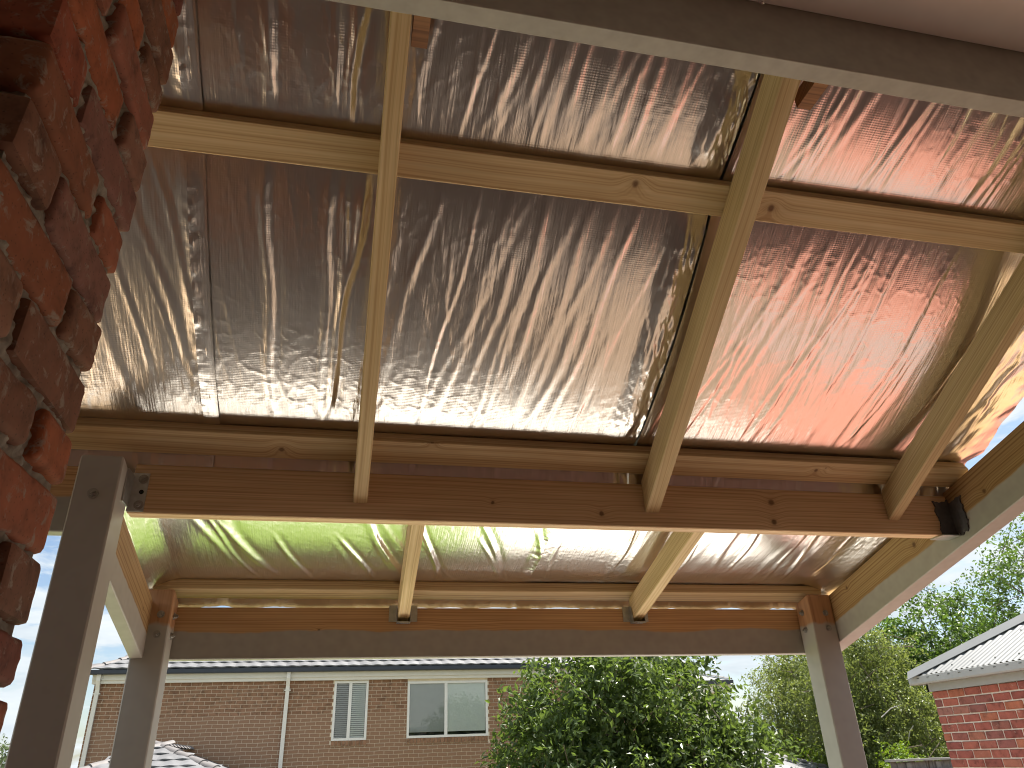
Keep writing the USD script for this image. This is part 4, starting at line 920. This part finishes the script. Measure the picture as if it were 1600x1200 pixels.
def tree(name, label, base, blobs, n_twigs, per, leaf, material, bark=bark_m, seed=0, trunk_r=0.12, twig=0.35, group=None, droop=0.3, limbs=9, vis_limbs=()):
    """blobs: (cx, cy, cz, rx, ry, rz, weight) ellipsoids relative to the base that the crown fills."""
    rs = np.random.default_rng(seed)
    base = np.array(base, float)
    t = thing(name, label, 'tree', base, group)
    W = np.array([b[6] for b in blobs]); W = W / W.sum()
    pts, nrm, tw = [], [], []
    for bi, b in enumerate(blobs):
        n = int(n_twigs * W[bi])
        d = rs.normal(size=(n, 3)); d /= np.linalg.norm(d, axis=1, keepdims=True)
        rad = rs.uniform(0.35, 1.0, n) ** 0.45
        lump = 0.72 + 0.5 * meshkit.fbm(d * 2.3 + seed + bi, 3, 5)
        c = np.array(b[:3]) + d * (rad * lump)[:, None] * np.array(b[3:6])
        nc = max(6, n // 16); K = c[:nc]; own = rs.integers(nc, size=n)   # twigs gather in sprays
        rc = 0.20 * np.mean(b[3:6])
        off = rs.normal(size=(n, 3)) * np.array([1, 1, 0.55]) * rc; off[:, 2] -= 0.25 * (off[:, :2] ** 2).sum(1) / rc
        c = np.where((rs.random(n) < 0.82)[:, None], K[own] + off, c)
        td = d + rs.normal(size=d.shape) * 0.45; td[:, 2] -= droop * rs.random(n); td /= np.linalg.norm(td, axis=1, keepdims=True)
        for i in range(n):
            s = rs.random(per) * twig * rs.uniform(0.7, 1.4)
            p = c[i] + td[i] * s[:, None] + np.array([0, 0, -droop])[None] * (s[:, None] ** 2) + rs.normal(size=(per, 3)) * leaf * 0.55
            nn = d[i] * 0.5 + np.array([0, 0, 0.65]) + rs.normal(size=(per, 3)) * 0.6
            pts.append(p); nrm.append(nn / np.linalg.norm(nn, axis=1, keepdims=True))
            if i % 14 == 0: tw.append(tube_mesh([c[i] - td[i] * 0.4, c[i], c[i] + td[i] * twig], [0.009, 0.006, 0.003], 4))
    obj('crown', leaves(np.vstack(pts), np.vstack(nrm), leaf, rs), material, t, kind='stuff')
    top = max(b[2] for b in blobs)
    tr = [np.array([0, 0, -0.05]), np.array([0.05, 0.03, top * 0.35]), np.array([-0.06, 0.02, top * 0.7]), np.array([0.02, 0, top * 1.1])]
    obj('trunk', tube_mesh(tr, [trunk_r, trunk_r * 0.8, trunk_r * 0.55, trunk_r * 0.2], 9), bark, t, smooth=True)
    lm = []
    for i in range(limbs):
        b = blobs[rs.integers(len(blobs))]
        z0 = top * rs.uniform(0.3, 0.9); d = rs.normal(size=3); d /= np.linalg.norm(d)
        e = np.array(b[:3]) + d * np.array(b[3:6]) * 0.75
        mid_ = np.array([0, 0, z0]) * 0.5 + e * 0.5 + np.array([0, 0, 0.25])
        lm.append(tube_mesh([(0, 0, z0), mid_, e], [trunk_r * 0.4, trunk_r * 0.22, trunk_r * 0.08], 6))
    for (p, q, r0, r1) in vis_limbs: lm.append(tube_mesh([np.array(p) - base, (np.array(p) + np.array(q)) / 2 - base + np.array([0, 0, 0.04]), np.array(q) - base], [r0, (r0 + r1) / 2, r1], 6))
    for q in lm: obj('limb', q, bark, t, smooth=True)
    obj('twigs', cat(*tw), bark_m, t, kind='stuff')
    return t
def at(u, v, Y):                                       # u = x/y, v = z/y from the eye
    return (u * Y, Y, H + v * Y)
tree('leafy_tree', 'large dark green leafy tree in front of the brown brick house', (4.75, 13.2, 0),
     [(0, 0, H - 0.35, 2.15, 1.9, 2.15, 1.0), (-0.5, -0.2, H + 0.7, 1.5, 1.5, 1.25, 0.55), (0.9, 0.1, H + 0.55, 1.2, 1.3, 1.5, 0.45), (-1.15, -0.5, H - 0.6, 1.15, 1.0, 1.1, 0.3), (1.3, -0.3, H - 1.0, 1.2, 1.2, 1.2, 0.3)],
     2200, 28, 0.125, leaf_dark, seed=21, trunk_r=0.14, twig=0.5, droop=0.5)
tree('birch_tree', 'pale green birch with fine leaves left of the far right post', (10.4, 16.2, 0),
     [(0, 0, H + 0.6, 1.15, 1.5, 1.9, 1.0), (-0.9, 0, H - 0.7, 1.2, 1.3, 1.1, 0.5), (0.7, 0.2, H + 0.9, 1.0, 1.2, 1.6, 0.5)], 2300, 32, 0.068, leaf_birch, bark=birch_bark, seed=22, trunk_r=0.08, twig=0.5, droop=0.7, limbs=3)
tree('birch_tree', 'pale green birch with thin white limbs between the far right post and the garage', (10.2, 13.4, 0),
     [(0, 0, H + 0.2, 1.15, 1.2, 1.5, 1.0), (0.35, 0.1, H - 1.0, 1.0, 1.1, 1.0, 0.5), (-0.3, 0.2, H + 1.1, 0.85, 1.0, 1.2, 0.5)], 2400, 32, 0.062, leaf_birch, bark=birch_bark, seed=23, trunk_r=0.06, twig=0.5, droop=0.7, limbs=3,
     vis_limbs=[(at(0.752, 0.036, 12.4), at(0.79, 0.052, 12.3), 0.009, 0.006), (at(0.785, 0.004, 12.4), at(0.80, 0.024, 12.2), 0.011, 0.006)])
tree('maple_tree', 'bright green full tree rising behind the garage roof', (15.4, 17.2, 0),
     [(0, 0, H + 1.9, 2.0, 1.8, 1.7, 1.0), (-1.6, 0.2, H + 0.9, 1.5, 1.5, 1.5, 0.7), (1.4, 0.2, H + 1.5, 1.5, 1.4, 1.3, 0.5), (-0.6, 0.3, H - 0.6, 2.2, 1.8, 1.6, 0.7)], 2400, 30, 0.11, leaf_mid, seed=24, trunk_r=0.16, twig=0.55, droop=0.2)
tree('slender_tree', 'slender tree with loose hanging branches against the sky, top of the right edge', (14.6, 12.6, 0),
     [(0, 0, H + 3.2, 1.5, 1.5, 1.9, 1.0), (-0.5, 0, H + 1.9, 1.3, 1.4, 1.1, 0.6)], 520, 22, 0.085, leaf_mid, seed=25, trunk_r=0.12, twig=0.7, droop=0.4, limbs=14)
tree('dark_tree', 'dark dense tree filling the gap behind the two birches', (14.9, 20.5, 0),
     [(0, 0, H + 0.2, 2.6, 1.6, 2.5, 1.0), (-3.0, 0.2, H - 1.0, 2.2, 1.4, 1.9, 0.7), (2.3, 0, H + 0.2, 1.8, 1.5, 2.6, 0.6)], 2200, 28, 0.15, leaf_dark, seed=26, trunk_r=0.16, twig=0.5)
tree('lime_shrub', 'yellow green shrub behind the low tiled roof at the foot of the birch', at(0.63, -0.11, 14.6)[:2] + (0,),
     [(0, 0, H - 0.35, 0.75, 0.6, 0.5, 1.0)], 160, 24, 0.075, leaf_lime, seed=27, trunk_r=0.03, twig=0.3, limbs=4)
tree('lime_shrub', 'yellow green shrub standing over the fence against the garage corner', (8.9, 11.0, 0),
     [(0, 0.5, H - 0.30, 0.30, 0.3, 0.32, 1.0)], 60, 22, 0.06, leaf_lime, seed=28, trunk_r=0.03, twig=0.3, limbs=4)
tree('gum_tree', 'distant grey green gum tree at the lower left corner beyond the near post', (-11.2, 31.0, 0),
     [(0, 0, H - 0.4, 2.0, 2.0, 1.9, 1.0), (-2.5, 0, H - 0.2, 2.0, 2.0, 1.9, 1.0)], 700, 20, 0.14, leaf_gum, seed=29, trunk_r=0.2, twig=0.6)
